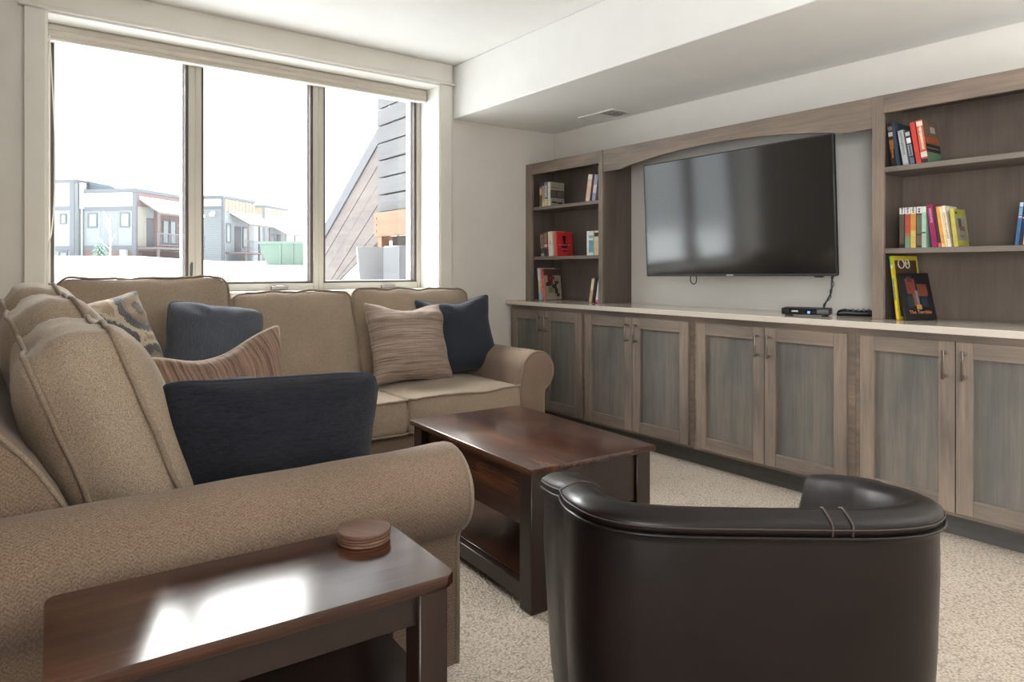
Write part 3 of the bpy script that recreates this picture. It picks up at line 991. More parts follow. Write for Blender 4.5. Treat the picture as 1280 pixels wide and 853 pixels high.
# ------------------------------------------------------------------ sectional sofa
sf = thing('sectional_sofa', 'large L-shaped tan tweed sectional sofa under the window', 'sofa', (0.9, 3.0, 0))
base = MB().box((-0.06, 1.72, 0.07), (0.955, 4.08, 0.285), 0.02, seg=2)
base.box((0.955, 3.115, 0.07), (2.44, 4.08, 0.285), 0.02, seg=2)
obj('base', base, M_sofa, sf)

RC, RR = 0.53, 0.120
prof = [(-0.145, 0.07), (-0.144, 0.25), (-0.142, 0.40), (-0.134, 0.47)]
for k in range(0, 26):
    a = R(172 - k * (172 + 62) / 25)
    prof.append((RR * math.cos(a), RC + RR * math.sin(a)))
prof += [(0.050, 0.412), (0.046, 0.395), (0.048, 0.25), (0.046, 0.07)]


def arm(parent, Mf, s0, s1, seed):
    """Mf(u, s, z) -> point.  s runs to the front of the arm."""
    sec = [s0, s0 + .02] + [s0 + .02 + (s1 - s0 - .05) * k / 14 for k in range(1, 15)] + [s1 - .018, s1 - .008, s1 - .002, s1]
    rings = []
    for s in sec:
        e = 1.0
        if s > s1 - .0181:
            q = (s - (s1 - .018)) / .018
            e = 1 - 0.05 * q ** 2.2
        rg = []
        for u, z in prof:
            uu, zz = u * e, RC + (z - RC) * e if z > 0.41 else z
            p = Vector(Mf(uu, s, zz))
            d = 0.006 * nz(p, 5, seed)
            rg.append(Vector(Mf(uu * (1 + d * 4), s, zz + d * (1 if z > .3 else 0))))
        rings.append(rg)
    a_ = obj('arm', MB().sweep(rings), M_sofa, parent, sharp=60)
    # welted front panel
    fp = [(u * 0.93, RC + (z - RC) * .93 if z > .41 else z) for u, z in prof]
    pr = []
    for dd, e in ((0.0005, 1.0), (0.008, .985), (0.013, .93), (0.015, .7)):
        pr.append([Vector(Mf(u * e, s1 + dd, (RC + (z - RC) * e) if z > .41 else z)) for u, z in fp])
    fp_ = obj('front_panel', MB().sweep(pr), M_sofa, a_, sharp=60)
    wl = [Vector(Mf(u * 1.03, s1 + .004, (RC + (z - RC) * 1.03) if z > .41 else z)) for u, z in fp]
    obj('welt', MB().tube(wl, 0.006, 6), M_welt, a_, sharp=180)


arm(sf, lambda u, s, z: (s, 1.595 - u, z), -0.09, 0.985, 3.1)
arm(sf, lambda u, s, z: (2.515 + u, -s, z), -4.09, -3.085, 8.2)

# sloping back frames
bp = [(-0.115, 0.07), (-0.115, 0.40), (-0.115, 0.77), (-0.105, 0.825), (-0.075, 0.85), (-0.04, 0.845), (-0.005, 0.815), (0.02, 0.785), (0.045, 0.755), (0.075, 0.712), (0.110, 0.65), (0.15, 0.56), (0.2, 0.42), (0.22, 0.28)]


def backframe(Mf, s0, s1, seed, name='back_frame'):
    rings = []
    N = 20
    for i in range(N + 1):
        s = s0 + (s1 - s0) * i / N
        e = 0.93 if i in (0, N) else 1.0
        rg = []
        for d, z in bp:
            p = Vector(Mf(d, s, z))
            w_ = 0.008 * nz(p, 4, seed)
            rg.append(Vector(Mf(d + w_ - (0.006 if e < 1 and d > -.1 else 0), s, z + w_ * (1 if z > .3 else 0) - (0.006 if e < 1 and z > .3 else 0))))
        rings.append(rg)
    b_ = obj(name, MB().sweep(rings), M_sofa, sf, sharp=60)
    for s in (s0, s1):
        obj('welt', MB().tube([Vector(Mf(d, s, z)) for d, z in bp[2:-1]], 0.005, 6), M_welt, b_, sharp=180)
    return b_


backframe(lambda d, s, z: (d, s, z), 1.655, 4.10, 1.7)
backframe(lambda d, s, z: (s, 4.02 - d - .03, z), 0.22, 2.46, 5.1)

# seat cushions
for x0, x1, y0, y1, sd in ((0.19, 0.985, 1.745, 2.41, 1.0), (0.19, 0.985, 2.41, 3.075, 2.0), (0.19, 0.945, 3.08, 3.80, 3.0), (0.945, 1.672, 3.065, 3.80, 4.0), (1.672, 2.385, 3.065, 3.80, 5.0)):
    Mx = frame(((x0 + x1) / 2, y0 + .003, 0.378), (1, 0, 0), (0, 1, 0), (0, 0, 1))
    sofa_cushion('seat_cushion', sf, Mx, x1 - x0 - .008, y1 - y0 - .008, 0.082, 0.022, sd, rc=0.035, wob=0.003, bulge=0.008)

# back cushions, left run (facing the cabinets)
ln = R(20)
for y0, y1, sd, h in ((1.768, 2.328, 11, .520), (2.365, 2.925, 12, .568), (2.96, 3.51, 13, .592)):
    Mx = frame((0.312, (y0 + y1) / 2, 0.465), (0, 1, 0), (-math.sin(ln), 0, math.cos(ln)), (math.cos(ln), 0, math.sin(ln)))
    sofa_cushion('back_cushion', sf, Mx, y1 - y0, h, 0.082, 0.075, sd, wob=0.012, bulge=0.03, rc=.085)
# back cushions, window run (facing the room)
for x0, x1, sd, h, tp in ((0.235, 0.985, 21, .615, 0), (0.995, 1.658, 22, .530, 0), (1.668, 2.40, 23, .538, .16)):
    Mx = frame(((x0 + x1) / 2, 3.665, 0.465), (1, 0, 0), (0, math.sin(ln), math.cos(ln)), (0, -math.cos(ln), math.sin(ln)))
    sofa_cushion('back_cushion', sf, Mx, x1 - x0, h, 0.082, 0.062, sd, wob=0.010, bulge=0.02, rc=.06, taper=tp)
M_foot = M_dkdark
for x, y in ((0.9, 1.62), (0.0, 1.62), (2.5, 3.16), (2.5, 4.0), (0.9, 3.1), (0.0, 4.0)):
    obj('foot', MB().lathe([(0.03, 0.0), (0.034, 0.02), (0.036, 0.069)], 12, (x, y, 0.0005)), M_foot, sf)

# ------------------------------------------------------------------ scatter pillows


def pillow(label, mat, wd, ht, T, loc, face, lean, roll, seed, pipe=None, group=None, ears=0.075, chop=0.0, fold=0.017, n=30, soft=0.03):
    """face: compass direction the front looks (deg, 0 = +X, ccw); lean back in degrees."""
    yaw = Matrix.Rotation(R(face) + math.pi / 2, 4, 'Z')
    M = Matrix.Translation(loc) @ yaw @ Matrix.Rotation(R(90 - lean), 4, 'X') @ Matrix.Rotation(R(roll), 4, 'Z')
    mb_ = MB()

    def P(u, v, s):
        k = 1 - soft * (abs(u) * abs(v)) ** 5
        x = k * wd / 2 * u * (1 - ears * (1 - v * v) * abs(u) ** 2)
        y = k * ht / 2 * v * (1 - ears * (1 - u * u) * abs(v) ** 2)
        if chop and v > 0:
            y -= chop * ht * (v ** 1.5) * math.exp(-(u / 0.5) ** 2)
        t_ = max(0.0, (1 - abs(u) ** 2.2) * (1 - abs(v) ** 2.2)) ** 0.5
        z = T / 2 * t_
        q = Vector((x, y, 0.3 * s))
        cn = min(1.0, (abs(u) * abs(v)) ** 1.2 + 0.35 * abs(v) ** 3)
        ang = math.atan2(y - ht * .2 * (1 if v > 0 else -1), x)
        z += fold * t_ ** .5 * (nz(q, 7, seed) + (0.9 * cn + .15) * math.sin(ang * 9 + 3 * nz(q, 5, seed + 2)))
        e = 0.010 * nz(q, 9, seed + 6)
        return Vector((x + e, y + ht / 2 + e * .7, s * max(z, 0.0)))
    idx = {}
    vs, fs = [], []
    for s in (1, -1):
        for i in range(n + 1):
            for j in range(n + 1):
                u, v = math.sin((2 * i / n - 1) * math.pi / 2), math.sin((2 * j / n - 1) * math.pi / 2)
                edge = i in (0, n) or j in (0, n)
                if edge and s < 0:
                    idx[(s, i, j)] = idx[(1, i, j)]
                    continue
                idx[(s, i, j)] = len(vs)
                vs.append(P(u, v, s) if not edge else P(u, v, 1) * 1.0)
        for i in range(n):
            for j in range(n):
                fs.append([idx[(s, i, j)], idx[(s, i + 1, j)], idx[(s, i + 1, j + 1)], idx[(s, i, j + 1)]])
    mb_.add(vs, fs)
    o = bpy.data.objects.new('throw_pillow', mesh_of('throw_pillow', mb_, mat, 180))
    o.matrix_basis = M
    COL.objects.link(o)
    tag(o, label, 'pillow', group)
    loop = [(i, 0) for i in range(n)] + [(n, j) for j in range(n)] + [(i, n) for i in range(n, 0, -1)] + [(0, j) for j in range(n, 0, -1)]
    path = [vs[idx[(1, i, j)]] for i, j in loop]
    path = [p for k, p in enumerate(path) if (p - path[k - 1]).length > 0.004]
    obj('piping', MB().tube(path, 0.0045, 6, True), pipe or mat, o, world=False, sharp=180)
    return o


PG = 'throw pillows on the sectional sofa'
pillow('blue and tan ikat patterned throw pillow in the sofa corner', M_ikat, .53, .53, .22, (0.47, 3.36, 0.50), -66, 22, 10, 1.0, M_pipe, PG, ears=.10)
pillow('plain faded denim-blue throw pillow beside the patterned one', M_denim, .48, .47, .23, (0.84, 3.46, 0.50), -80, 16, -9, 2.0, None, PG, ears=.05, soft=.08)
pillow('brown vertically striped throw pillow with cream piping, behind the navy one', M_stripe2, .50, .44, .21, (0.62, 2.28, 0.465), -84, 10, 9, 3.0, M_pipe, PG, ears=.11, chop=.10)
pillow('large quilted navy throw pillow leaning behind the near sofa arm', M_navy, .57, .385, .24, (0.595, 1.90, 0.465), -96, -12, -2, 4.0, M_navywelt, PG, ears=.05, soft=.07)
pillow('taupe horizontally striped square throw pillow on the right seat', M_stripe, .51, .48, .22, (1.91, 3.44, 0.475), -90, 21, -2, 5.0, None, PG, ears=.10, chop=.07)
pillow('dark ink-blue throw pillow against the far sofa arm', M_ink, .51, .49, .22, (2.29, 3.52, 0.475), -98, 14, 3, 6.0, None, PG, ears=.12, chop=.04)

# ------------------------------------------------------------------ coffee table
ct = thing('coffee_table', 'dark walnut rectangular coffee table with a low open shelf', 'coffee table', (1.675, 2.143, 0), (0, 0, R(-3.1)))
m = root_mw(ct)
obj('tabletop', MB().box((-0.282, -0.4446, 0.457), (0.282, 0.4446, 0.48), 0.006, m, 2), M_dky, ct)
for sx in (-1, 1):
    for sy in (-1, 1):
        cx, cy = sx * .234, sy * .395
        obj('leg', MB().box((cx - .034, cy - .034, 0.0005), (cx + .034, cy + .034, 0.457), 0.003, m), M_dkz, ct)
for sx in (-1, 1):
    obj('side_apron', MB().box((sx * .234 - .012, -.361, 0.265), (sx * .234 + .012, .361, 0.456), 0.002, m), M_dky, ct)
    obj('side_rail', MB().box((sx * .252 - .012, -.361, 0.03), (sx * .252 + .012, .361, 0.085), 0.002, m), M_dkz, ct)
for sy in (-1, 1):
    obj('end_panel', MB().box((-.20, sy * .405 - .012, 0.285), (.20, sy * .405 + .012, 0.456), 0.002, m), M_dkdark, ct)
    obj('end_rail', MB().box((-.20, sy * .41 - .012, 0.03), (.20, sy * .41 + .012, 0.085), 0.002, m), M_dkz, ct)
obj('lower_shelf', MB().box((-.239, -.397, 0.072), (.239, .397, 0.090), 0.001, m), M_dky, ct)
obj('compartment_floor', MB().box((-.221, -.39, 0.266), (.221, .39, 0.2845), 0.001, m), M_dky, ct)

# ------------------------------------------------------------------ end table and coasters
et = thing('end_table', 'narrow dark walnut end table beside the near sofa arm', 'end table', (0.376, 1.243, 0), (0, 0, R(-3.1)))
m = root_mw(et)
TW, TD, TZ = 0.316, 0.155, 0.5606
pl = []
for cx, cy, a0 in ((TW - .022, TD - .022, 0), (-TW + .022, TD - .022, 90), (-TW + .022, -TD + .022, 180), (TW - .022, -TD + .022, 270)):
    for k in range(5):
        a = R(a0 + 22.5 * k)
        pl.append((cx + .022 * math.cos(a), cy + .022 * math.sin(a)))
obj('tabletop', MB().sweep([[m @ Vector((x * e, y * e, z)) for x, y in pl] for e, z in ((.985, TZ - .024), (1, TZ - .019), (1, TZ - .004), (.995, TZ))]), M_dkx, et)
for sx in (-1, 1):
    for sy in (-1, 1):
        cx, cy = sx * (TW - .045), sy * (TD - .036)
        obj('leg', MB().box((cx - .029, cy - .029, 0.0005), (cx + .029, cy + .029, TZ - .0245), 0.003, m), M_dkz, et)
for sy in (-1, 1):
    obj('apron', MB().box((-TW + .07, sy * (TD - .03) - .009, TZ - .085), (TW - .07, sy * (TD - .03) + .009, TZ - .0245), 0.002, m), M_dkdark, et)
for sx in (-1, 1):
    obj('apron', MB().box((sx * (TW - .04) - .009, -TD + .06, TZ - .085), (sx * (TW - .04) + .009, TD - .06, TZ - .0245), 0.002, m), M_dkdark, et)
obj('lower_shelf', MB().box((-TW + .03, -TD + .02, 0.335), (TW - .03, TD - .02, 0.355), 0.003, m), M_dkdark, et)
M_coast = wood('coaster_wood', (84, 58, 46), (108, 78, 62), (134, 100, 82), axis='X', rough=0.5, grain=30)
zz = TZ + 0.0004
for i in range(4):
    h = 0.0055 if i < 3 else 0.0075
    rr = 0.053 if i < 3 else 0.055
    dx, dy = ((0, 0), (.001, -.001), (-.001, .001), (.001, .001))[i]
    c_ = tag(obj('coaster', MB().lathe([(rr - .002, 0), (rr, .0015), (rr, h - .002), (rr - .002, h)], 40, (0, 0, 0)), M_coast),
             ('bottom', 'second from bottom', 'second from top', 'top')[i] + ' round brown wooden coaster of the stack on the end table', 'coaster', 'stack of round wooden coasters')
    c_.location = (0.612 + dx, 1.318 + dy, zz)
    c_.rotation_euler.z = i * 0.7
    zz += h + 0.0005

# ------------------------------------------------------------------ leather tub chair
ch = thing('tub_chair', 'dark brown leather barrel tub chair with its back to the viewer', 'armchair', (1.268, 0.905, 0), (0, 0, R(-39)))
m = root_mw(ch)


def tubplan(n=60):
    """Outer top outline from the left arm tip round the back to the right arm tip (local x right, y forward)."""
    pts = []
    for k in range(n + 1):
        a = k / n
        th = math.pi * (1.0 + a)        # pi .. 2 pi: left, back, right
        c, s = math.cos(th), math.sin(th)
        ex = 0.45
        x = 0.357 * math.copysign(abs(c) ** ex, c)
        y = -0.30 * abs(s) ** (ex * 1.25)
        pts.append((x, y))
    left = [(-0.395, 0.30), (-0.39, 0.20), (-0.38, 0.10), (-0.368, 0.03)]
    right = [(-x, y) for x, y in reversed(left)]
    return left + pts + right


TP = tubplan()
L_ = [0.0]
for i in range(1, len(TP)):
    L_.append(L_[-1] + math.dist(TP[i], TP[i - 1]))


def nrm(i):
    a, b = TP[max(0, i - 1)], TP[min(len(TP) - 1, i + 1)]
    t = Vector((b[0] - a[0], b[1] - a[1], 0)).normalized()
    return Vector((t.y, -t.x, 0))        # outward


def rimz(i):
    a = abs(L_[i] / L_[-1] - .5) * 2
    return 0.690 - 0.105 * max(0, (a - .42) / .58) ** 1.3


def thick(i):
    a = abs(L_[i] / L_[-1] - .5) * 2
    return 0.068 + 0.045 * a ** 2


outer, seam_lo, seam_hi, rim = [], [], [], []
for i, (x, y) in enumerate(TP):
    no, zt, th = nrm(i), rimz(i), thick(i)
    p = Vector((x, y, 0))
    tap = lambda z: p * (1 - 0.07 * (zt - z) / .65)
    ring_ = []
    for z, off in ((0.10, 0), (0.25, .004), (0.42, .006), (zt - .12, .004), (zt - .05, 0.0), (zt - .034, -.001)):
        q = tap(z) + no * off
        ring_.append(Vector((q.x, q.y, z)))
    for z, off in ((zt - .030, .003), (zt - .012, .004), (zt - .003, -.010), (zt + .004, -.028), (zt + .006, -th * .5), (zt + .002, -th + .02), (zt - .012, -th + .004), (zt - .04, -th)):
        q = tap(zt) + no * off
        ring_.append(Vector((q.x, q.y, z)))
    for z in (0.5, 0.40, 0.30, 0.10):
        q = p * .96 - no * th
        ring_.append(Vector((q.x, q.y, min(z, zt - .06))))
    outer.append([m @ v for v in ring_])
    a = tap(zt) + no * .006
    seam_lo.append(m @ Vector((a.x, a.y, zt - .033)))
    a = tap(zt) + no * .0055
    seam_hi.append(m @ Vector((a.x, a.y, zt - .018)))


def inset_ring(r, k, f):
    c_ = sum(r, Vector()) / len(r)
    n_ = (m.to_3x3() @ Vector((0, 1, 0)))
    return [c_ + (v - c_) * k + n_ * f for v in r]


full = [inset_ring(outer[0], .86, .024), inset_ring(outer[0], .96, .018)] + outer + [inset_ring(outer[-1], .96, .018), inset_ring(outer[-1], .86, .024)]
sh_ = obj('shell', MB().sweep(full), M_leather, ch, sharp=70)
obj('top_seam', MB().tube(seam_lo, 0.0035, 6), M_leather, sh_, sharp=180)
obj('stitching', MB().tube(seam_hi, 0.0016, 5), M_stitch, sh_, sharp=180)
for f_ in (0.20, 0.56, 0.57):
    i = min(range(len(TP)), key=lambda k: abs(L_[k] / L_[-1] - f_))
    r = outer[i][5:13]
    obj('cross_seam', MB().tube([v + (m.to_3x3() @ nrm(i)) * .001 + Vector((0, 0, .001)) for v in r], 0.0022, 5), M_stitch, sh_, sharp=180)
mb_, w1, w2 = box_cushion(0.52, 0.50, 0.07, 0.03, 31, rc=.09)
Mx = m @ Matrix.Translation((0, -.19, 0.36))
sc = obj('seat_cushion', place(mb_, Mx), M_leather, ch, sharp=180)
obj('seat_base', MB().box((-.27, -.17, .10), (.27, .29, .285), .02, m), M_leather, ch)
obj('swivel_base', MB().lathe([(.26, 0.001), (.26, .03), (.07, .05), (.06, .099)], 32, (0, 0, 0), m), M_dkdark, ch)

# ------------------------------------------------------------------ outdoors: snow, houses, container, wooden stair
M_snow = flat('snow', (238, 240, 243), 0.7, var=0.02, vscale=0.4, bump=0.1, bscale=8)
M_side = flat('pale_grey_siding', (141, 147, 150), 0.8, var=0.04, vscale=2)
M_band = flat('white_band_siding', (171, 173, 174), 0.8, var=0.03)
M_tri = flat('grey_house_trim', (106, 109, 115), 0.75)
M_brick = flat('weathered_red_siding', (124, 103, 102), 0.85, var=0.1, vscale=3)
M_cream = flat('cream_siding', (156, 152, 142), 0.8)
M_ochre = flat('ochre_slats', (148, 132, 112), 0.8)
M_roofm = flat('blue_grey_metal_roof', (106, 120, 130), 0.5)
M_pane = flat('house_window_pane', (148, 155, 159), 0.08, spec=0.8)
M_door = flat('house_door', (91, 92, 100), 0.6)
M_rail = flat('deck_wood', (114, 103, 100), 0.8)
M_green = flat('green_container_paint', (100, 120, 108), 0.6, var=0.06)
M_greenrib = flat('green_container_rib', (104, 124, 112), 0.6)


def ground_z(x, y):
    d = 0.603 * x + 0.798 * y
    q = max(0.0, min(1.0, (x / max(y, 1) - 0.15) / 0.10))
    return 0.93 + (0.0255 - 0.0095 * q) * max(0, d - 4.2) + 0.03 * noise.noise(Vector((x * .35, y * .35, 0))) * min(1, max(0, (d - 4) / 4))


gx = [-40 + 3 * i for i in range(10)] + [-10 + 0.8 * i for i in range(38)] + [20.5 + 3.5 * i for i in range(16)]
gy = [4.52 + 0.5 * i for i in range(20)] + [14.6 + 2.4 * i for i in range(36)]
vs = [(x, y, ground_z(x, y)) for y in gy for x in gx]
n_ = len(gx)
fs = [[j * n_ + i, j * n_ + i + 1, (j + 1) * n_ + i + 1, (j + 1) * n_ + i] for j in range(len(gy) - 1) for i in range(n_ - 1)]
struct('ground', MB().add(vs, fs), M_snow, 'snow-covered ground rising away outside the window', cat='snow')


def house(label, loc, base, rot=-47):
    h = thing('house', label, 'house', (loc[0], loc[1], base), (0, 0, R(rot)), 'houses across the snow')
    return h


def hp(h, name, a, b, m, label=None, parent=None):
    return obj(name, MB().box(a, b), m, parent or h, world=False, label=label)


def hwin(h, axis, a0, a1, z0, z1, face, m=None):
    """window on plane x=face (axis 'y') or y=face (axis 'x')"""
    f_ = MB()
    t = .1
    if axis == 'x':
        f_.box((a0, face - .07, z0), (a0 + t, face - .002, z1)).box((a1 - t, face - .07, z0), (a1, face - .002, z1)).box((a0 + t, face - .07, z0), (a1 - t, face - .002, z0 + t)).box((a0 + t, face - .07, z1 - t), (a1 - t, face - .002, z1))
        g = MB().box((a0 + t, face - .03, z0 + t), (a1 - t, face - .01, z1 - t))
    else:
        f_.box((face + .002, a0, z0), (face + .07, a0 + t, z1)).box((face + .002, a1 - t, z0), (face + .07, a1, z1)).box((face + .002, a0 + t, z0), (face + .07, a1 - t, z0 + t)).box((face + .002, a0 + t, z1 - t), (face + .07, a1 - t, z1))
        g = MB().box((face + .01, a0 + t, z0 + t), (face + .03, a1 - t, z1 - t))
    o = obj('window', f_, M_tri, h, world=False)
    obj('pane', g, M_pane, o, world=False)
    return o


def awning(h, y0, y1, zt, zb, out, th=.14):
    s_ = obj('awning', MB().prism([(0.01, zt), (out, zb), (out, zb + th), (0.01, zt + th)], 'Y', y0, y1), M_rail, h, world=False)
    obj('snow_layer', MB().prism([(0.01, zt + th), (out + .03, zb + th), (out + .03, zb + th + .2), (0.01, zt + th + .22)], 'Y', y0 - .05, y1 + .05), M_snow, s_, world=False)
    for yy in (y0 + .15, (y0 + y1) / 2, y1 - .15):
        hp(h, 'post', (out - .28, yy - .07, 0.7), (out - .14, yy + .07, zb + .04), M_rail)


def deck(h, y0, y1, out, zd=.75):
    hp(h, 'deck', (0.01, y0, zd - .16), (out, y1, zd), M_rail)
    for yy in (y0 + .2, (y0 + y1) / 2, y1 - .2):
        hp(h, 'deck_post', (out - .2, yy - .07, -.4), (out - .06, yy + .07, zd - .165), M_rail)
    r_ = MB().box((out - .08, y0, zd + .95), (out, y1, zd + 1.03)).box((out - .08, y0, zd + .12), (out, y1, zd + .18))
    k = y0
    while k < y1:
        r_.box((out - .055, k, zd + .18), (out - .025, k + .03, zd + .95))
        k += .22
    obj('railing', r_, M_tri, h, world=False)


# house 1, seen through the left sash
h = house('long pale grey flat-roofed house seen through the left sash', (8.31, 56.39), 2.0)
hp(h, 'wall', (-6.6, 0.0, -.6), (0, 5.6, 4.98), M_side)
hp(h, 'foundation', (-4.4, -.04, -.6), (0.04, 5.6, .5), M_brick, 'reddish foundation band')
hp(h, 'trim_band', (-4.4, -.06, .5), (-.06, -.001, .86), M_tri)
hp(h, 'upper_band', (-4.35, -.05, 3.72), (-.2, -.001, 4.76), M_band, 'white upper band')
hp(h, 'trim_band', (-4.4, -.06, 3.43), (-.2, -.001, 3.72), M_tri)
hp(h, 'roof_edge', (-4.4, -.12, 4.78), (.1, 5.7, 5.02), M_tri)
hp(h, 'corner_post', (-.22, -.09, -.6), (.06, .12, 4.78), M_tri)
hp(h, 'tower', (-7.4, -.5, -.6), (-4.62, 3, 5.66), M_side)
hp(h, 'tower_trim', (-7.4, -.56, 5.5), (-4.56, 3.06, 5.72), M_tri)
hp(h, 'tower_trim', (-7.4, -.56, 3.45), (-4.62, -.502, 3.72), M_tri)
hp(h, 'tower_trim', (-7.4, -.56, .5), (-4.62, -.502, .8), M_tri)
hp(h, 'tower_post', (-4.98, -.58, -.6), (-4.62, -.505, 5.5), M_tri)
hp(h, 'chimney_flue', (-4.52, -.2, 3.6), (-4.2, .1, 5.5), M_band)
obj('downspout', MB().tube([(-4.36, -.14, -.4), (-4.36, -.14, 3.6)], .07, 8), M_band, h, world=False)
obj('roof', MB().prism([(-4.4, 5.02), (-1.9, 5.02), (-2.6, 5.35), (-4.4, 5.72)], 'Y', .6, 4.5), M_roofm, h, world=False, label='blue-grey metal roof')
hwin(h, 'x', -3.96, -3.16, 2.2, 3.28, 0)
hwin(h, 'x', -1.30, -.50, 2.2, 3.28, 0)
hwin(h, 'x', -5.85, -5.3, 2.45, 3.2, -.5)
hwin(h, 'x', -5.95, -5.2, .02, .45, -.5)
b_ = MB()
for k in range(26):
    x = -4.3 + k * .165
    if not (-4.0 < x < -3.1 or -1.35 < x < -.45):
        b_.box((x, -.025, .88), (x + .03, -.001, 3.42))
obj('battens', b_, M_side, h, world=False, stuff=True)
hp(h, 'side_band', (.002, .15, 3.75), (.05, 5.6, 4.76), M_brick, 'reddish side wall panel')
hp(h, 'side_wall', (.002, .15, .8), (.04, 1.05, 3.7), M_cream)
hp(h, 'side_wall', (.002, 1.9, .8), (.04, 5.6, 3.7), M_brick)
hp(h, 'door', (.002, 1.07, .78), (.06, 1.85, 2.95), M_door)
hwin(h, 'y', 2.8, 3.55, 1.1, 2.95, .04)
hwin(h, 'y', 3.62, 4.4, 1.1, 2.95, .04)
awning(h, .35, 5.6, 4.15, 3.15, 1.7)
deck(h, 0, 5.6, 1.8)
hp(h, 'vent_box', (-1.1, -.3, .1), (-.6, -.065, .55), M_band)

# house 2, seen through the middle sash
h = house('pale house with an ochre slatted parapet, seen through the middle sash', (16.05, 63.07), 1.9)
hp(h, 'wall', (-5.0, 0, -.8), (0, 5.0, 5.6), M_side)
hp(h, 'roof_edge', (-5.0, -.12, 5.45), (.1, 5.05, 5.68), M_tri)
hp(h, 'upper_band', (-5.0, -.05, 4.75), (-.12, -.001, 5.42), M_band)
hp(h, 'trim_band', (-5.0, -.06, 4.5), (-.12, -.001, 4.74), M_tri)
hp(h, 'corner_post', (-.14, -.09, -.6), (.06, .12, 5.45), M_tri)
hp(h, 'parapet', (.002, .15, 4.35), (.05, 5.0, 5.4), M_ochre, 'ochre parapet')
for k in range(9):
    hp(h, 'parapet_slat', (.052, .3 + k * .54, 4.35), (.09, .42 + k * .54, 5.4), M_band)
b_ = MB()
for k in range(22):
    b_.box((-4.9, -.03, .3 + k * .19), (-.15, -.001, .315 + k * .19))
obj('lap_siding', b_, M_tri, h, world=False, stuff=True)
hwin(h, 'y', .4, 1.1, 1.6, 3.3, .0)
hp(h, 'door', (.002, 1.75, .75), (.06, 2.7, 3.1), M_door)
hwin(h, 'y', 3.0, 4.0, 1.2, 3.1, .0)
awning(h, 1.0, 5.0, 4.1, 3.1, 1.9)
deck(h, .3, 5.0, 2.0)
obj('satellite_dish', MB().lathe([(.3, 0), (.24, .05), (.08, .1)], 14, (0, 0, 0), Matrix.Translation((-.75, -.5, 4.05)) @ Matrix.Rotation(R(60), 4, 'X')).tube([(-.75, -.4, 4.0), (-.75, -.001, 3.7)], .03, 6), M_band, h, world=False)

# house 3, far right of the middle sash
h = house('farthest pale house with a sign-like parapet, above the green container', (23.61, 76.16), 2.3)
hp(h, 'wall', (-4.0, 0, -.8), (0, 5.2, 5.75), M_side)
hp(h, 'roof_edge', (-4.0, -.12, 5.65), (.1, 5.25, 5.85), M_tri)
hp(h, 'corner_post', (-.16, -.09, -.6), (.06, .12, 5.65), M_tri)
hp(h, 'upper_band', (-4.0, -.05, 4.9), (-.16, -.001, 5.6), M_ochre)
hp(h, 'parapet', (.002, .2, 4.9), (.05, 5.2, 5.6), M_band)
for k in range(5):
    hp(h, 'parapet_slat', (.052, .4 + k * 1.05, 4.95), (.09, .85 + k * 1.05, 5.5), M_ochre)
hwin(h, 'y', 1.4, 2.2, 1.2, 2.8, .0)
hp(h, 'door', (.002, 2.7, .7), (.06, 3.5, 2.8), M_door)
awning(h, .8, 5.4, 3.7, 2.6, 2.2)
deck(h, .6, 5.2, 2.2)

# distant fence right of the houses
fn = thing('fence', 'distant pale post-and-rail fence above the green container', 'fence', (30.6, 71.5, 2.4), (0, 0, R(-50)))
for k in range(4):
    obj('post', MB().box((k * 2.2 - .1, -.1, -.6), (k * 2.2 + .1, .1, 3.4)), M_tri, fn, world=False)
for z in (1.0, 2.0, 2.9):
    obj('rail', MB().box((.1, -.05, z), (6.5, .05, z + .16)), M_side, fn, world=False)

# green container
gc = thing('container', 'green metal container half buried in snow in the middle distance', 'container', (7.72, 25.5, 1.15), (0, 0, R(-37)))
obj('body', MB().prism([(0.0, .98), (0.12, .55), (0.5, -.3), (2.7, -.3), (2.7, .98)], 'Y', 0, 2.0), M_green, gc, world=False)
rb = obj('top_rail', MB().box((-.03, -.05, .90), (2.72, -.001, .99)), M_greenrib, gc, world=False)
for k in range(5):
    obj('rib', MB().box((.75 + k * .45, -.035, -.2), (.81 + k * .45, -.001, .89)), M_greenrib, gc, world=False)

# small snowy conifer and a bare sapling in front of house 1
M_fir = flat('snowy_fir', (132, 150, 142), 0.9, var=0.25, vscale=14)
M_bark = flat('frosted_bark', (206, 206, 206), 0.9, var=0.1)
tr = thing('conifer', 'tiny snow-dusted conifer in front of the long grey house', 'tree', (5.46, 51.0, 1.85))
rng = random.Random(4)
fo = MB()
for k in range(7):
    z0 = .12 + k * .15
    r0 = .62 * (1 - k / 7.5)
    for j in range(9):
        a = j * .698 + k * .4
        rr = r0 * rng.uniform(.7, 1.15)
        fo.tube([(0, 0, z0 + .16), (rr * .55 * math.cos(a), rr * .55 * math.sin(a), z0 + .1), (rr * math.cos(a), rr * math.sin(a), z0)], [.06, .07, .015], 5)
obj('foliage', fo, M_fir, tr, world=False, stuff=True)
obj('trunk', MB().tube([(0, 0, -.2), (0, 0, 1.2)], [.05, .02], 6), M_bark, tr, world=False)
tr = thing('sapling', 'thin bare frosted sapling right of the small conifer', 'tree', (5.72, 48.3, 1.85))
obj('trunk', MB().tube([(0, 0, -.2), (.02, 0, 1.2), (-.02, 0, 2.7)], [.05, .035, .012], 6), M_bark, tr, world=False)
for k in range(6):
    a, z0 = rng.uniform(0, 6.28), .5 + k * .33
    l_ = rng.uniform(.35, .8)
    obj('branch', MB().tube([(0, 0, z0), (l_ * .6 * math.cos(a), l_ * .6 * math.sin(a), z0 + .4), (l_ * math.cos(a), l_ * math.sin(a), z0 + .7)], [.022, .015, .006], 5), M_bark, tr, world=False)

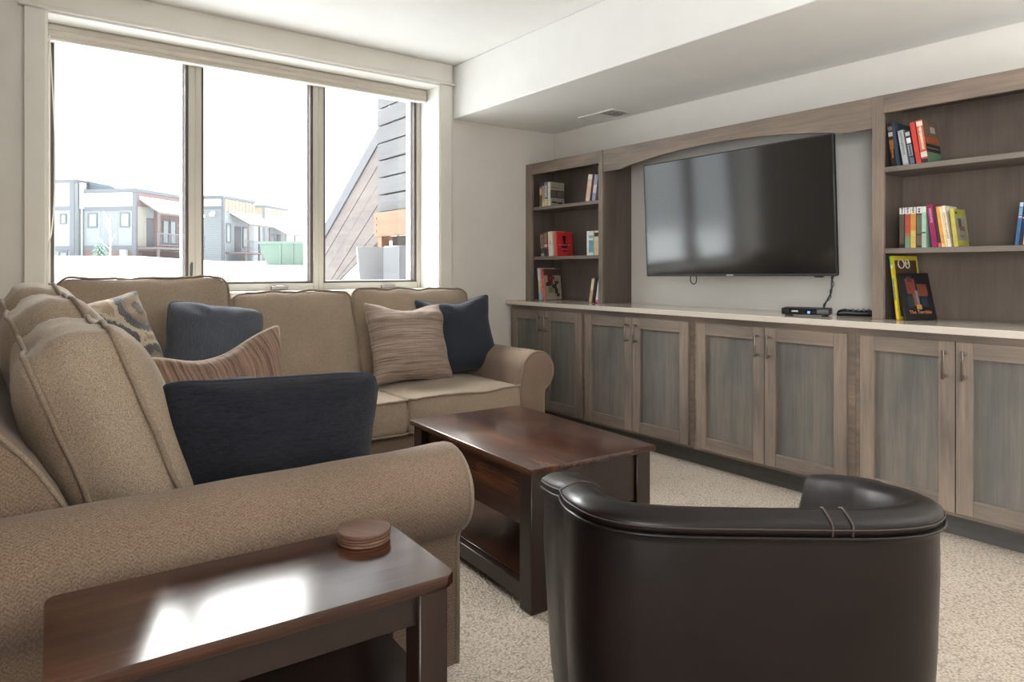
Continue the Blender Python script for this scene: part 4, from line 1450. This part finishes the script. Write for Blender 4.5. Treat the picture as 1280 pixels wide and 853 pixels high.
# wooden stair and plank screen right outside the right sash
M_plank = wood('weathered_plank', (85, 79, 78), (99, 91, 89), (110, 103, 99), axis='Y', rough=0.85, grain=18)
M_plankg = wood('weathered_grey_plank', (79, 79, 82), (91, 91, 93), (102, 102, 104), axis='Y', rough=0.85, grain=18)
M_cap = flat('blue_grey_stair_cap', (72, 74, 80), 0.7)
M_newwood = wood('new_pine', (112, 84, 64), (126, 98, 77), (136, 110, 90), axis='Y', rough=0.8, grain=10)
M_dirt = flat('dark_boards_under_deck', (64, 56, 52), 0.9, var=0.15)
ws = thing('wooden_stair', 'weathered plank-sided outdoor stair rising towards the house outside the right sash', 'stair', (3.05, 6.6, .9))
y0, y1 = 7.62, 5.25
sl = (2.53 - 1.66) / (7.45 - 6.1)


def zc(y):
    return 1.66 + (7.45 - y) * sl


obj('cap', MB().prism([(y0, zc(y0)), (y1, zc(y1)), (y1, zc(y1) - .15), (y0, zc(y0) - .15)], 'X', 3.0, 3.075), M_cap, ws)
for k in range(6):
    a = .158 + k * .192
    lo = lambda y: max(.8, zc(y) - a - .184)
    hi = lambda y: max(.8, zc(y) - a)
    obj('plank', MB().prism([(y0, hi(y0)), (y1, hi(y1)), (y1, lo(y1)), (y0, lo(y0))], 'X', 3.012 + .003 * (k % 2), 3.039), M_plank, ws)
obj('post', MB().box((3.04, 6.3, .7), (3.12, 6.4, 2.2)), M_newwood, ws)
obj('post', MB().box((3.04, 7.3, .7), (3.12, 7.4, 1.55)), M_newwood, ws)
for k in range(7):
    yy = 7.4 - k * .27
    obj('tread', MB().box((3.12, yy - .28, zc(yy) - .42), (4.0, yy, zc(yy) - .38)), M_newwood, ws)
sc_ = thing('plank_screen', 'horizontal grey plank privacy screen with gaps beside the stair', 'screen', (2.95, 5.6, 1.0))
for k in range(8):
    z = 1.668 + k * .1645
    obj('plank', MB().box((2.94 - .002 * (k % 2), 5.1, z), (2.968, 6.03, z + .149), .002), M_plankg, sc_)
obj('post', MB().box((2.972, 5.92, .85), (3.01 - .012, 6.01, 3.0)), M_plank, sc_)
obj('post', MB().box((2.972, 5.14, .85), (3.01 - .012, 5.23, 3.0)), M_plank, sc_)
db = thing('deck_beam', 'new pale pine beam below the plank screen', 'beam', (2.9, 5.6, 1.4))
obj('beam', MB().box((2.885, 5.1, 1.428), (2.932, 5.995, 1.652), .003), M_newwood, db)
for yy in (5.97,):
    for z in (1.48, 1.54, 1.6):
        obj('bolt', MB().tube([(2.8855, yy - .03, z), (2.879, yy - .03, z)], .008, 8), M_tri, db)
obj('post', MB().box((2.89, 5.84, .80), (2.97, 5.92, 1.426)), M_newwood, db)
obj('under_board', MB().box((2.99, 5.1, .85), (3.02, 5.82, 1.43)), M_dirt, db)
M_foam = flat('white_foam_panel', (132, 132, 135), 0.7, var=0.02)
lpn = thing('leaning_panel', 'white panel leaning below the pine beam outside', 'panel', (2.74, 5.55, .93), (R(-14), 0, R(-6)))
obj('panel', MB().box((-.19, -.02, 0), (.20, .02, .40), .003), M_foam, lpn, world=False)
obj('panel_edge', MB().box((.2002, -.02, 0), (.235, .05, .40), .003), flat('panel_edge_grey', (104, 104, 108), .7), lpn, world=False)
gb = tag(obj('grey_bin', MB().box((-.12, -.15, 0), (.14, .15, .38), .01), flat('grey_bin', (80, 81, 86), .6)), 'grey box standing right of the leaning white panel outside', 'box')
gb.location = (2.74, 5.12, .935)
